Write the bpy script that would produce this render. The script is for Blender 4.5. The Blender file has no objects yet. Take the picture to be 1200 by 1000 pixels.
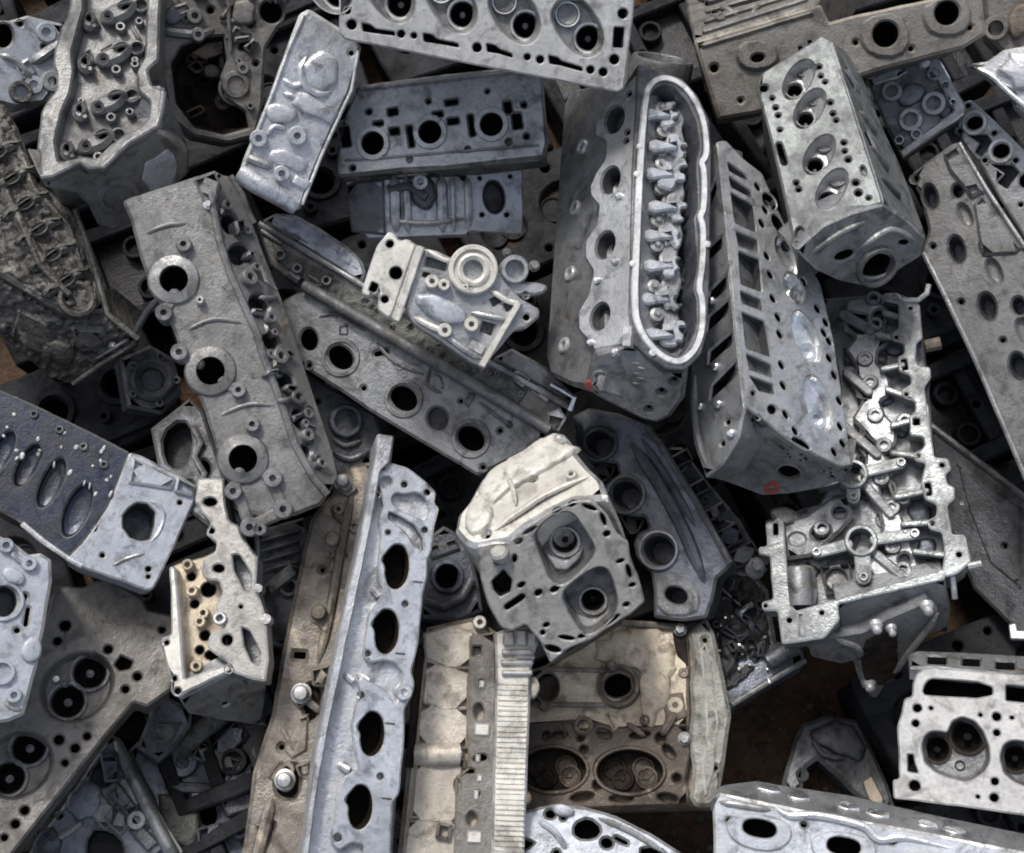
import bpy, math, random
from mathutils import Vector as V, Matrix, noise as mnoise
from mathutils.geometry import delaunay_2d_cdt
R = math.radians
SC = bpy.context.scene
COL = SC.collection

# ---------------------------------------------------------------- camera
TILT = R(14)                     # off the vertical: a heap seen from above
FPX = 1667.0                     # focal length in photograph pixels (1200 wide)
CAMH = 2.20
cam_d = bpy.data.cameras.new('camera')
cam = bpy.data.objects.new('camera', cam_d)
COL.objects.link(cam)
cam_d.sensor_fit = 'HORIZONTAL'
cam_d.sensor_width = 36.0
cam_d.lens = 36.0 * FPX / 1200
cam_d.clip_start = 0.05
cam_d.clip_end = 200
cam.location = (0, -CAMH * math.tan(TILT), CAMH)
cam.rotation_euler = (TILT, 0, 0)
SC.camera = cam
CAM = Matrix.Translation(cam.location) @ Matrix.Rotation(TILT, 4, 'X')

# ---------------------------------------------------------------- daylight, overcast
SUN_EL, SUN_AZ = R(54), R(-24)   # azimuth from +Y towards +X
w = bpy.data.worlds.new('World')
SC.world = w
w.use_nodes = True
nt = w.node_tree
nt.nodes.clear()
wo = nt.nodes.new('ShaderNodeOutputWorld')
bg = nt.nodes.new('ShaderNodeBackground')
sky = nt.nodes.new('ShaderNodeTexSky')
sky.sky_type = 'NISHITA'
sky.sun_disc = False
sky.sun_elevation = SUN_EL
sky.sun_rotation = SUN_AZ
sky.dust_density = 4.0
hs = nt.nodes.new('ShaderNodeHueSaturation')
hs.inputs['Saturation'].default_value = 0.60      # cloud cover greys the sky
bg.inputs['Strength'].default_value = 0.105
nt.links.new(sky.outputs[0], hs.inputs['Color'])
nt.links.new(hs.outputs[0], bg.inputs['Color'])
nt.links.new(bg.outputs[0], wo.inputs['Surface'])
sd = bpy.data.lights.new('sun', 'SUN')
sd.energy = 1.5
sd.angle = R(10)
sd.color = (1.0, 0.98, 0.95)
sun = bpy.data.objects.new('sun', sd)
COL.objects.link(sun)
sun.rotation_euler = (R(90) - SUN_EL, 0, -SUN_AZ + R(180))
# a sun lamp shines along its -Z: point it from the sky direction down to the heap
sdir = V((math.sin(SUN_AZ) * math.cos(SUN_EL), math.cos(SUN_AZ) * math.cos(SUN_EL), math.sin(SUN_EL)))
sun.rotation_euler = sdir.to_track_quat('Z', 'Y').to_euler()
sun.location = sdir * 5
SC.view_settings.view_transform = 'Standard'
SC.view_settings.look = 'None'
SC.view_settings.gamma = 1
SC.view_settings.exposure = 0.68
SC.view_settings.use_curve_mapping = False
SC.cycles.filter_width = 1.9
SC.cycles.max_bounces = 6
SC.cycles.diffuse_bounces = 3
SC.cycles.glossy_bounces = 3

# ---------------------------------------------------------------- materials
MATS = {}
def lin(c):
    return tuple(((x / 255) / 12.92 if x <= 10 else (((x / 255) + .055) / 1.055) ** 2.4) for x in c)

def metal(name, col, dirt, amt=.5, met=.55, rough=.42, bump=.35, sc=1.0, grit=0.0, patch=None, pamt=.0, soft=.16):
    """cast metal: base colour, grime in uneven patches, fine casting grain"""
    m = bpy.data.materials.new(name)
    m.use_nodes = True
    n = m.node_tree.nodes
    L = m.node_tree.links.new
    bs = n['Principled BSDF']
    tc = n.new('ShaderNodeTexCoord')
    oi = n.new('ShaderNodeObjectInfo')
    def noise(scale, det, rgh=.6, dist=0.0):
        t = n.new('ShaderNodeTexNoise')
        t.inputs['Scale'].default_value = scale
        t.inputs['Detail'].default_value = det
        t.inputs['Roughness'].default_value = rgh
        t.inputs['Distortion'].default_value = dist
        L(tc.outputs['Object'], t.inputs['Vector'])
        return t
    def ramp(src, a, b):
        r = n.new('ShaderNodeMapRange')
        r.inputs['From Min'].default_value = a
        r.inputs['From Max'].default_value = b
        L(src, r.inputs['Value'])
        return r.outputs['Result']
    def mth(op, a, b):
        x = n.new('ShaderNodeMath')
        x.operation = op
        x.use_clamp = True
        for i, q in enumerate((a, b)):
            if isinstance(q, (int, float)):
                x.inputs[i].default_value = q
            else:
                L(q, x.inputs[i])
        return x.outputs[0]
    def mix(f, a, b):
        x = n.new('ShaderNodeMix')
        x.data_type = 'RGBA'
        for s, q in ((x.inputs['Factor'], f), (x.inputs[6], a), (x.inputs[7], b)):
            if isinstance(q, (int, float)):
                s.default_value = q
            elif isinstance(q, tuple):
                s.default_value = (*q, 1)
            else:
                L(q, s)
        return x.outputs[2]
    big = noise(9 * sc, 8, .66, .5).outputs['Fac']
    mid = noise(46 * sc, 6, .7).outputs['Fac']
    fine = noise(330, 3, .6).outputs['Fac']
    grain = noise(900, 2, .5).outputs['Fac']
    t = 1 - amt
    bm = mth('ADD', mth('MULTIPLY', big, .5), mth('MULTIPLY', mid, .5))
    mask = ramp(bm, .30 + .4 * t - soft / 2, .30 + .4 * t + soft / 2 + .02)
    mask = mth('SUBTRACT', 1.0, mask) if False else mask
    speck = mth('MULTIPLY', ramp(fine, .55, .72), .4)
    f = mth('MAXIMUM', mask, mth('MULTIPLY', speck, min(1, .3 + amt)))
    c = mix(f, col, dirt)
    if patch:
        pn = noise(15 * sc, 5, .6, .8).outputs['Fac']
        c = mix(ramp(pn, .70 - pamt * .35, .80 - pamt * .35), c, patch)
    sp2 = noise(150, 5, .7).outputs['Fac']
    c = mix(mth('MULTIPLY', ramp(sp2, .60, .72), .26), c, tuple(min(1, q * 1.9 + (.03 if max(col) > .1 else 0)) for q in col))
    c = mix(mth('MULTIPLY', ramp(noise(95, 6, .75).outputs['Fac'], .57, .68), .5), c, tuple(q * .55 for q in dirt))
    st = ramp(noise(30 * sc, 5, .65, .6).outputs['Fac'], .53, .65)
    c = mix(mth('MULTIPLY', st, .66), c, tuple(q * .75 for q in dirt))
    vn = ramp(mid, .3, .7)
    hsv = n.new('ShaderNodeHueSaturation')
    L(c, hsv.inputs['Color'])
    val = n.new('ShaderNodeMapRange')
    val.inputs['To Min'].default_value = .50
    val.inputs['To Max'].default_value = 1.46
    L(mth('ADD', mth('MULTIPLY', vn, .8), mth('MULTIPLY', grain, .2)), val.inputs['Value'])
    L(val.outputs[0], hsv.inputs['Value'])
    L(hsv.outputs[0], bs.inputs['Base Color'])
    mr = n.new('ShaderNodeMapRange')
    mr.inputs['To Min'].default_value = met
    mr.inputs['To Max'].default_value = met * .15
    L(f, mr.inputs['Value'])
    L(mr.outputs[0], bs.inputs['Metallic'])
    rr = n.new('ShaderNodeMapRange')
    rr.inputs['To Min'].default_value = max(.14, rough - .07)
    rr.inputs['To Max'].default_value = min(.9, rough + .28)
    L(mth('ADD', mth('MULTIPLY', f, .7), mth('MULTIPLY', mid, .4)), rr.inputs['Value'])
    L(rr.outputs[0], bs.inputs['Roughness'])
    dent = noise(21 * sc, 3, .5).outputs['Fac']
    h = mth('ADD', mth('ADD', mth('MULTIPLY', fine, .22), mth('MULTIPLY', mid, .33)), mth('MULTIPLY', dent, .45))
    b1 = n.new('ShaderNodeBump')
    b1.inputs['Strength'].default_value = bump
    b1.inputs['Distance'].default_value = .012 + .008 * grit
    L(h, b1.inputs['Height'])
    if grit:
        vo = n.new('ShaderNodeTexVoronoi')
        vo.inputs['Scale'].default_value = 120
        L(tc.outputs['Object'], vo.inputs['Vector'])
        b2 = n.new('ShaderNodeBump')
        b2.inputs['Strength'].default_value = grit
        b2.inputs['Distance'].default_value = .004
        L(mth('MULTIPLY', vo.outputs['Distance'], noise(30, 4).outputs['Fac']), b2.inputs['Height'])
        L(b1.outputs[0], b2.inputs['Normal'])
        L(b2.outputs[0], bs.inputs['Normal'])
    else:
        L(b1.outputs[0], bs.inputs['Normal'])
    if max(col) < .05 and name != 'black': bs.inputs['Specular IOR Level'].default_value = .12
    MATS[name] = m
    return m

#      name        base              grime            grime amount ...
metal('deck_white', (.45, .447, .435), (.17, .158, .14), .27, .2, .45, .08)
metal('grey',      (.29, .297, .302), (.060, .059, .057), .45, .65, .37, .26, patch=(.20, .175, .14), pamt=.28)
metal('grey_warm', (.24, .228, .208), (.062, .055, .047), .48, .55, .44, .32)
metal('dust',      (.235, .233, .226), (.062, .059, .054), .45, .5, .43, .28, patch=(.17, .142, .108), pamt=.32)
metal('beige',     (.36, .35, .325), (.12, .112, .098), .38, .45, .40, .18)
metal('lime',      (.40, .395, .355), (.085, .085, .068), .50, .3, .42, .6, 1.4, grit=.4)
metal('grey_lt',   (.44, .447, .452), (.105, .104, .10), .40, .65, .34, .28, patch=(.27, .245, .20), pamt=.22)
metal('grey_green',(.30, .316, .312), (.070, .072, .070), .42, .75, .34, .26)
metal('green_dk',  (.20, .213, .208), (.060, .062, .060), .44, .45, .46, .26)
metal('grey_dk',   (.16, .166, .177), (.028, .028, .029), .48, .65, .36, .34, patch=(.095, .072, .05), pamt=.28)
metal('blue_dk',   (.17, .183, .215), (.020, .021, .027), .50, .7, .32, .36)
metal('silver',    (.63, .64, .66), (.15, .151, .153), .38, .65, .30, .28)
metal('silver_bl', (.47, .495, .54), (.13, .134, .142), .36, .35, .38, .20)
metal('cream',     (.62, .60, .54), (.25, .23, .195), .33, .22, .44, .20)
metal('cream_tan', (.52, .475, .40), (.19, .16, .12), .40, .3, .46, .28)
metal('tan',       (.62, .535, .40), (.13, .098, .064), .40, .15, .48, .36, patch=(.70, .62, .48), pamt=.5)
metal('rust',      (.25, .205, .16), (.050, .037, .027), .50, .3, .5, .5, patch=(.40, .33, .24), pamt=.38)
metal('rust_grey', (.31, .28, .24), (.075, .060, .047), .46, .55, .42, .40, patch=(.46, .39, .29), pamt=.40)
metal('oily',      (.165, .155, .140), (.026, .023, .020), .50, .5, .30, .6, 1.6, grit=.5, patch=(.27, .25, .22), pamt=.40)
metal('wet_deck',  (.045, .054, .082), (.006, .007, .012), .50, .6, .20, .16, 1.2)
metal('slate',     (.20, .214, .245), (.040, .042, .048), .44, .6, .38, .24)
metal('burnt',     (.125, .098, .075), (.028, .021, .016), .50, .3, .42, .5, patch=(.26, .215, .16), pamt=.3)
metal('black',     (.030, .029, .030), (.008, .008, .008), .5, .4, .34, .5)
metal('buried',    (.034, .035, .038), (.008, .008, .0085), .5, .2, .55, .5)  # near-black because the shade of the gaps is put into the colour
metal('soot_shade',      (.014, .0135, .013), (.006, .0055, .005), .5, 0, .7, .5)  # port soot, plus the shade of holes and pockets painted in near-black
metal('soot_brown_shade',(.045, .036, .028), (.013, .010, .009), .5, .2, .5, .5)  # burnt carbon, plus shade painted into some ports, seats and cavities
metal('bright',    (.86, .86, .855), (.42, .41, .39), .22, .9, .2, .12)
metal('gasket',    (.66, .66, .655), (.32, .315, .31), .30, .1, .5, .15)
metal('worn',      (.50, .502, .50), (.12, .117, .11), .56, .8, .32, .3)
metal('worn_dk',   (.33, .332, .333), (.065, .063, .060), .60, .75, .36, .3)
metal('worn_lt',   (.68, .68, .675), (.25, .245, .235), .46, .75, .30, .2)
metal('worn_tan',  (.42, .38, .315), (.11, .092, .07), .58, .5, .40, .3)
metal('paint_red', (.42, .05, .04), (.12, .04, .035), .55, 0, .5, .3, 6)
metal('soil',      (.115, .062, .030), (.026, .015, .009), .50, 0, .8, .9, 1.5, grit=.6)
metal('moss_grime',(.19, .192, .17), (.036, .037, .033), .5, .45, .40, .7, 1.5, grit=.4)
metal('stone',     (.11, .095, .08), (.035, .029, .024), .5, 0, .8, .7, 2)

# ---------------------------------------------------------------- geometry helpers
def chaikin(p, k=1):
    for _ in range(k):
        q = []
        for i in range(len(p)):
            a, b = p[i], p[(i + 1) % len(p)]
            q.append((a[0] * .75 + b[0] * .25, a[1] * .75 + b[1] * .25))
            q.append((a[0] * .25 + b[0] * .75, a[1] * .25 + b[1] * .75))
        p = q
    return p
def E(x, y, rx, ry=None, ang=0, n=18):               # ellipse as seen in the photograph
    ry = ry or rx
    c, s = math.cos(R(ang)), math.sin(R(ang))
    o = []
    for i in range(n):
        t = 2 * math.pi * i / n
        a, b = rx * math.cos(t), ry * math.sin(t)
        o.append((x + a * c - b * s, y + a * s + b * c))
    return o
def Q(x, y, w, h, ang=0, r=0):                       # rectangle as seen in the photograph
    c, s = math.cos(R(ang)), math.sin(R(ang))
    p = [(x + a * w / 2 * c - b * h / 2 * s, y + a * w / 2 * s + b * h / 2 * c) for a, b in ((-1, -1), (1, -1), (1, 1), (-1, 1))]
    return chaikin(p, 2) if r else p
def SL(x0, y0, x1, y1, w, n=5):                      # slot between two points
    dx, dy = x1 - x0, y1 - y0
    a0 = math.atan2(dy, dx)
    o = []
    for (cx, cy, st) in ((x1, y1, a0 - math.pi / 2), (x0, y0, a0 + math.pi / 2)):
        for i in range(n):
            t = st + math.pi * i / (n - 1)
            o.append((cx + w / 2 * math.cos(t), cy + w / 2 * math.sin(t)))
    return o
class C:                                             # true circle on the plane, radius in photo pixels
    def __init__(s, x, y, r, n=18): s.x, s.y, s.r, s.n = x, y, r, n
class Lc:                                            # outline already in metres on the plane
    def __init__(s, pts): s.p = pts
def area(p):
    return sum(p[i][0] * p[(i + 1) % len(p)][1] - p[(i + 1) % len(p)][0] * p[i][1] for i in range(len(p))) / 2
def clean(p):
    o = []
    for q in p:
        if not o or (q[0] - o[-1][0]) ** 2 + (q[1] - o[-1][1]) ** 2 > 1e-8:
            o.append((q[0], q[1]))
    if len(o) > 2 and (o[0][0] - o[-1][0]) ** 2 + (o[0][1] - o[-1][1]) ** 2 < 1e-8:
        o.pop()
    return o
def inset(p, d):                                     # p counter-clockwise, d > 0 goes inward
    n = len(p)
    o = []
    for i in range(n):
        a, b, c = p[i - 1], p[i], p[(i + 1) % n]
        e1 = (b[0] - a[0], b[1] - a[1]); e2 = (c[0] - b[0], c[1] - b[1])
        l1 = math.hypot(*e1) or 1; l2 = math.hypot(*e2) or 1
        n1 = (-e1[1] / l1, e1[0] / l1); n2 = (-e2[1] / l2, e2[0] / l2)
        k = max(.35, 1 + n1[0] * n2[0] + n1[1] * n2[1])
        o.append((b[0] + d * (n1[0] + n2[0]) / k, b[1] + d * (n1[1] + n2[1]) / k))
    return o
def inside(p, x, y):
    r = False
    j = len(p) - 1
    for i in range(len(p)):
        xi, yi = p[i]; xj, yj = p[j]
        if (yi > y) != (yj > y) and x < (xj - xi) * (y - yi) / (yj - yi) + xi: r = not r
        j = i
    return r
def fill(loops):
    """triangles over the first loop minus the others; indices run through the joined loops"""
    flat = [q for l in loops for q in l]
    ed = []; o = 0
    for l in loops:
        n = len(l)
        ed += [(o + i, o + (i + 1) % n) for i in range(n)]
        o += n
    K = 100.0
    vs, es, fs, ov, oe, of = delaunay_2d_cdt([V((x * K, y * K)) for x, y in flat], ed, [], 0, 1e-6, True)
    bb = [(min(a for a, _ in l), max(a for a, _ in l), min(b for _, b in l), max(b for _, b in l)) for l in loops]
    out = []; extra = []
    def idx(k):
        if ov[k]: return ov[k][0]
        extra.append((vs[k].x / K, vs[k].y / K))
        return len(flat) + len(extra) - 1
    for t in fs:
        x = sum(vs[k].x for k in t) / 3 / K; y = sum(vs[k].y for k in t) / 3 / K
        if not inside(loops[0], x, y): continue
        if any(b[0] < x < b[1] and b[2] < y < b[3] and inside(l, x, y) for l, b in zip(loops[1:], bb[1:])): continue
        if any(not ov[k] for k in t): continue
        i, j, k = (ov[q][0] for q in t)
        A, B, D = flat[i], flat[j], flat[k]
        s = (B[0] - A[0]) * (D[1] - A[1]) - (B[1] - A[1]) * (D[0] - A[0])
        out.append((i, j, k) if s > 0 else (i, k, j))
    return out

def soften(p, r=.0022, jit=.0005):
    """cast corners are never sharp and edges never quite straight"""
    n = len(p); o = []
    for i in range(n):
        a, b, c = p[i - 1], p[i], p[(i + 1) % n]
        l1 = math.hypot(a[0] - b[0], a[1] - b[1]); l2 = math.hypot(c[0] - b[0], c[1] - b[1])
        k1 = min(r / l1, .3); k2 = min(r / l2, .3)
        o.append((b[0] + (a[0] - b[0]) * k1, b[1] + (a[1] - b[1]) * k1))
        if n < 14: o.append((b[0] * .6 + (a[0] + (b[0] - a[0]) * (1 - k1)) * .2 + (c[0] + (b[0] - c[0]) * (1 - k2)) * .2, b[1] * .6 + (a[1] + (b[1] - a[1]) * (1 - k1)) * .2 + (c[1] + (b[1] - c[1]) * (1 - k2)) * .2))
        o.append((b[0] + (c[0] - b[0]) * k2, b[1] + (c[1] - b[1]) * k2))
        m = int(l2 / .012)
        for q in range(1, m):
            t = k2 + (1 - k2 - min(r / l2, .3)) * q / m
            x = b[0] + (c[0] - b[0]) * t; y = b[1] + (c[1] - b[1]) * t
            w_ = mnoise.noise(V((x * 60, y * 60, 3.1))) * jit * 1.6
            o.append((x - (c[1] - b[1]) / l2 * w_, y + (c[0] - b[0]) / l2 * w_))
    return clean(o)
class MB:                                            # collects faces in the thing's own space
    def __init__(s): s.v = []; s.f = []; s.m = []; s.sm = []
    def add(s, vs, fs, mi=0, smooth=False):
        o = len(s.v)
        s.v += vs
        for f in fs:
            s.f.append(tuple(o + i for i in f)); s.m.append(mi); s.sm.append(smooth)

class H:                                             # a hole or pocket
    def __init__(s, poly, d=.02, name=None, mat='soot_shade', prof=None, rim=True, label=None, cuts=()):
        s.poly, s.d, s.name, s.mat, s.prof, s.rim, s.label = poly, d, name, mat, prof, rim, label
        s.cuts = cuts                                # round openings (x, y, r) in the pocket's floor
BOWL = [(1, 0), (.97, .35), (.86, .72), (.55, .95), (.15, 1)]
TUBE = [(1, 0), (.96, .15), (.94, 1)]

class Thing:
    def __init__(s, name, label, px, d, n=(0, 0), u=(1, 0), base=.1, cat='cylinder head', group=None):
        s.fr = Fr(s, px, d, n, u)
        s.e = bpy.data.objects.new(name, None)
        s.e.empty_display_size = .02
        COL.objects.link(s.e)
        s.e['label'] = label; s.e['category'] = cat
        if group: s.e['group'] = group
        f = s.fr
        M = Matrix(((f.X.x, f.Y.x, f.N.x, 0), (f.X.y, f.Y.y, f.N.y, 0), (f.X.z, f.Y.z, f.N.z, 0), (0, 0, 0, 1)))
        M.translation = f.O - f.N * base
        s.M = M; s.Mi = M.inverted()
        s.e.matrix_world = CAM @ M
    def obj(s, name, mb, mats, parent=None, label=None, angle=.7):
        if isinstance(mats, str): mats = [mats]
        me = bpy.data.meshes.new(name)
        me.from_pydata([tuple(v) for v in mb.v], [], mb.f)
        for k in mats: me.materials.append(MATS[k])
        for p, mi, sm in zip(me.polygons, mb.m, mb.sm):
            p.material_index = min(mi, len(mats) - 1)
        me.validate()
        me.update()
        me.polygons.foreach_set('use_smooth', [True] * len(me.polygons))
        me.set_sharp_from_angle(angle=angle)
        o = bpy.data.objects.new(name, me)
        COL.objects.link(o)
        o.parent = parent or s.e
        if label: o['label'] = label
        return o

class Fr:                                            # a plane of a thing, in camera space
    def __init__(s, th, px=None, d=None, n=None, u=(1, 0)):
        s.th = th
        if px is None: return
        s.O = V(((px[0] - 600) / FPX * d, -(px[1] - 500) / FPX * d, -d))
        s.N = V((n[0] - (px[0] - 600) / FPX, n[1] + (px[1] - 500) / FPX, 1)).normalized()   # tilt away from the line of sight
        s.X = V((1, 0, 0)); s.Y = V((0, 1, 0))
        q = s.cam3((px[0] + u[0], px[1] + u[1]), 0)
        s.X = (q - s.O).normalized(); s.Y = s.N.cross(s.X)
        s.s = d / FPX
    def cam3(s, px, h=0):
        r = V(((px[0] - 600) / FPX, -(px[1] - 500) / FPX, -1))
        return r * ((s.O + s.N * h).dot(s.N) / r.dot(s.N))
    def at(s, px, h=0):
        P = s.cam3(px, h) - s.O
        return (P.dot(s.X), P.dot(s.Y))
    def loc(s, x, y, z):
        return s.th.Mi @ (s.O + s.X * x + s.Y * y + s.N * z)
    def res(s, poly, h=0):
        if isinstance(poly, Lc):
            p = list(poly.p)
        elif isinstance(poly, C):
            x, y = s.at((poly.x, poly.y), h)
            r = poly.r * s.s
            p = [(x + r * math.cos(2 * math.pi * i / poly.n), y + r * math.sin(2 * math.pi * i / poly.n)) for i in range(poly.n)]
        else:
            p = soften(clean([s.at(q, h) for q in poly]))
        return p if area(p) > 0 else p[::-1]
    def fold(s, A, B, inside, deg=90, h=0):          # the next face round the edge A-B
        f = Fr(s.th)
        a, b = s.cam3(A, h), s.cam3(B, h)
        e = (b - a).normalized()
        c = s.cam3(inside, h)
        o = e.cross(s.N)
        if o.dot(c - a) > 0: o = -o
        f.N = (s.N * math.cos(R(deg)) + o * math.sin(R(deg))).normalized()
        f.O = a; f.X = e; f.Y = f.N.cross(e); f.s = -a.z / FPX
        return f
    # ---- a slab or block: outline traced on the plane at height h, sides going down to h - depth
    def block(s, name, poly, h=0, depth=.1, holes=(), mat='grey', edge='worn_dk', bev=.0022, prof=None, parent=None, mb=None, label=None, back=True):
        own = mb is None
        mb = mb or MB()
        p = s.res(poly, h)
        th = s.th
        if prof is None: prof = [(0, depth)]
        hs_ = []
        for k in holes:
            q = s.res(k.poly, h)
            hs_.append((k, q))
        # top
        rims = [inset(p, bev)] + [inset(q, -bev * .8) if k.rim else q for k, q in hs_]
        flat = [q for l in rims for q in l]
        mb.add([s.loc(x, y, h) for x, y in flat], fill(rims), 0)
        def ring(P, hp, Qp, hq, mi, flip=False, smooth=True):
            n = len(P)
            vs = [s.loc(x, y, hp) for x, y in P] + [s.loc(x, y, hq) for x, y in Qp]
            fs = []
            for i in range(n):
                j = (i + 1) % n
                fs.append((i, n + i, n + j, j) if not flip else (i, j, n + j, n + i))
            mb.add(vs, fs, mi, smooth)
        ring(rims[0], h, p, h - bev, 1)
        cur, ch = p, h - bev
        for ins, dep in prof:
            nx = inset(p, ins) if ins else p
            ring(cur, ch, nx, h - dep, 0)
            cur, ch = nx, h - dep
        if back:
            bl = [cur] + [q for k, q in hs_ if k.d is None or k.d >= prof[-1][1] - .004]
            mb.add([s.loc(x, y, ch) for l in bl for x, y in l], [t[::-1] for t in fill(bl)], 0)
        subs = []
        for (k, q), rm in zip(hs_, rims[1:]):
            if k.rim:
                ring(rm, h, q, h - bev, 1, True)
            h1 = h - bev if k.rim else h
            d = k.d
            if d is None:
                d = prof[-1][1]; pr = [(1, 0), (1, 1)]; floor = False
            else:
                pr = k.prof or [(1, 0), (1, 1)]; floor = True
            tgt = MB() if k.name else mb
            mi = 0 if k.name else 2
            cx = sum(a for a, _ in q) / len(q); cy = sum(b for _, b in q) / len(q)
            cur, ch = q, h1
            for sc_, dd in pr[1:]:
                nx = [(cx + (a - cx) * sc_, cy + (b - cy) * sc_) for a, b in q]
                hh = h1 - d * dd
                n = len(cur)
                vs = [s.loc(x, y, ch) for x, y in cur] + [s.loc(x, y, hh) for x, y in nx]
                tgt.add(vs, [(i, (i + 1) % n, n + (i + 1) % n, n + i) for i in range(n)], mi, True)
                cur, ch = nx, hh
            if floor:
                cl = [cur] + [s.res(C(*c_, 22), ch) for c_ in k.cuts]
                tgt.add([s.loc(x, y, ch) for l in cl for x, y in l], fill(cl), mi)
            if k.name: subs.append((k, tgt))
        if own:
            o = th.obj(name, mb, [mat, edge, 'soot_shade'], parent, label)
            s.subs = [th.obj(k.name, t, [k.mat], parent, k.label) for k, t in subs]
            return o
        return subs
    def lathe(s, name, px, prof, h=0, mat='grey', seg=18, parent=None, mb=None, cap=True, mi=0, edge=None, hmax=None, ang=0):
        own = mb is None
        mb = mb or MB()
        x, y = s.at(px, h) if not isinstance(px, V) else (px.x, px.y)
        vs = []; fs = []
        for r, z in prof:
            for i in range(seg):
                t = 2 * math.pi * i / seg + ang
                vs.append(s.loc(x + r * s.s * math.cos(t), y + r * s.s * math.sin(t), h + z))
        for k in range(len(prof) - 1):
            for i in range(seg):
                j = (i + 1) % seg
                fs.append((k * seg + i, k * seg + j, (k + 1) * seg + j, (k + 1) * seg + i))
        if cap:
            fs.append(tuple((len(prof) - 1) * seg + i for i in range(seg)))
        mb.add(vs, fs, mi, True)
        if own: return s.th.obj(name, mb, [mat] if not edge else [mat, edge], parent)
    def boss(s, name, px, r, hh, hole=.45, h=0, mat='worn', parent=None, deep=.012, base=.004, seg=16):
        k = min(.0012 / s.s, r * .12)
        pr = [(r * 1.06, -base), (r, hh - .0012), (r - k, hh)]
        if hole: pr += [(r * hole + k * .5, hh), (r * hole, hh - .001), (r * hole, hh - deep)]
        return s.lathe(name, px, pr, h, mat, seg, parent)
    def bolt(s, px, r, h=0, hh=.008, mat='bright', name='bolt', parent=None, ang=.3):
        mb = MB()
        s.lathe('', px, [(r * 1.35, -.003), (r * 1.35, .0012), (r * 1.2, .002)], h, seg=18, mb=mb)
        s.lathe('', px, [(r, .0015), (r, hh - .001), (r * .86, hh)], h, seg=6, mb=mb, ang=ang)
        return s.th.obj(name, mb, [mat], parent, angle=.5)
    def stud(s, px, r, hh, h=0, mat='worn', name='stud', parent=None):
        return s.lathe(name, px, [(r, -.004), (r, hh - .0015), (r * .75, hh)], h, mat, 12, parent)
    def valve(s, px, r, h, mat='worn', parent=None, stem=True, name='valve', smat='worn_lt'):
        mb = MB()
        s.lathe('', px, [(r * 1.18, -.002), (r * 1.16, .002), (r * 1.02, .0016), (r * .98, -.001)], h, seg=22, mb=mb, cap=False, mi=1)
        pr = [(r * .98, -.001), (r * .92, .0006), (r * .55, -.0012), (r * .3, -.0012)]
        s.lathe('', px, pr, h, seg=22, mb=mb)
        return s.th.obj(name, mb, [mat, smat], parent)
    def throat(s, px, r, h, mat='soot_shade', parent=None, name='valve_seat', smat='worn', deep=.03, guide='worn_dk'):
        """an empty valve seat: bright ring, dark throat, guide end in the middle"""
        mb = MB()
        s.lathe('', px, [(r * 1.25, -.003), (r * 1.22, .0018), (r * 1.05, .0012), (r * .96, -.004)], h, seg=22, mb=mb, cap=False)
        s.lathe('', px, [(r * .96, -.004), (r * .8, -deep * .5), (r * .74, -deep)], h, seg=22, mb=mb, mi=1)
        s.lathe('', px, [(r * .26, -deep), (r * .26, -deep * .45), (r * .12, -deep * .42)], h, seg=12, mb=mb, mi=2)
        return s.th.obj(name, mb, [smat, mat, guide], parent)
    def tube(s, name, pts, r, closed=False, mat='grey', seg=8, parent=None, mb=None, h=0, flat=1.0):
        """round bar along photo points (x, y[, height])"""
        own = mb is None
        mb = mb or MB()
        P = []
        for q in pts:
            hh = q[2] if len(q) > 2 else h
            x, y = s.at(q[:2], hh)
            P.append(V((x, y, hh)))
        cast = name in ('rib', 'web', 'cast_line', 'cast_arc', 'cast_edge', 'cast_mark', 'arc', 'spine', 'oil_rail')
        if cast and not closed:                      # raised lines of the casting melt into the face at both ends
            Z = [P[0]] + P + [P[-1]]
            P = []
            for i in range(1, len(Z) - 2):
                for k in range(5):
                    u_ = k / 5
                    a, b, c, d = Z[i - 1], Z[i], Z[i + 1], Z[i + 2]
                    P.append(.5 * ((2 * b) + (c - a) * u_ + (2 * a - 5 * b + 4 * c - d) * u_ ** 2 + (3 * b - a - 3 * c + d) * u_ ** 3))
            P.append(Z[-1])
            n = len(P); rs = []
            for i in range(n):
                e_ = min(i, n - 1 - i) / (n - 1) * 2
                g = min(1, .35 + e_ * 1.6)
                rs.append(g)
                P[i].z -= r * s.s * (.55 + (1 - g) * .7)
        else:
            rs = [1] * len(P)
        n = len(P); vs = []; fs = []
        for i, p in enumerate(P):
            a = P[i - 1] if (closed or i) else P[0]
            b = P[(i + 1) % n] if (closed or i < n - 1) else P[-1]
            t = (b - a).normalized()
            up = V((0, 0, 1)) if abs(t.z) < .9 else V((0, 1, 0))
            sx = t.cross(up).normalized(); sy = sx.cross(t)
            for k in range(seg):
                w_ = 2 * math.pi * k / seg
                o = p + (sx * math.cos(w_) + sy * math.sin(w_) * flat) * r * s.s * rs[i]
                vs.append(s.loc(o.x, o.y, o.z))
        for i in range(n if closed else n - 1):
            j = (i + 1) % n
            for k in range(seg):
                m = (k + 1) % seg
                fs.append((i * seg + k, i * seg + m, j * seg + m, j * seg + k))
        if not closed:
            fs.append(tuple(range(seg))[::-1]); fs.append(tuple((n - 1) * seg + k for k in range(seg)))
        mb.add(vs, fs, 0, True)
        if own: return s.th.obj(name, mb, [mat], parent)
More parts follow.
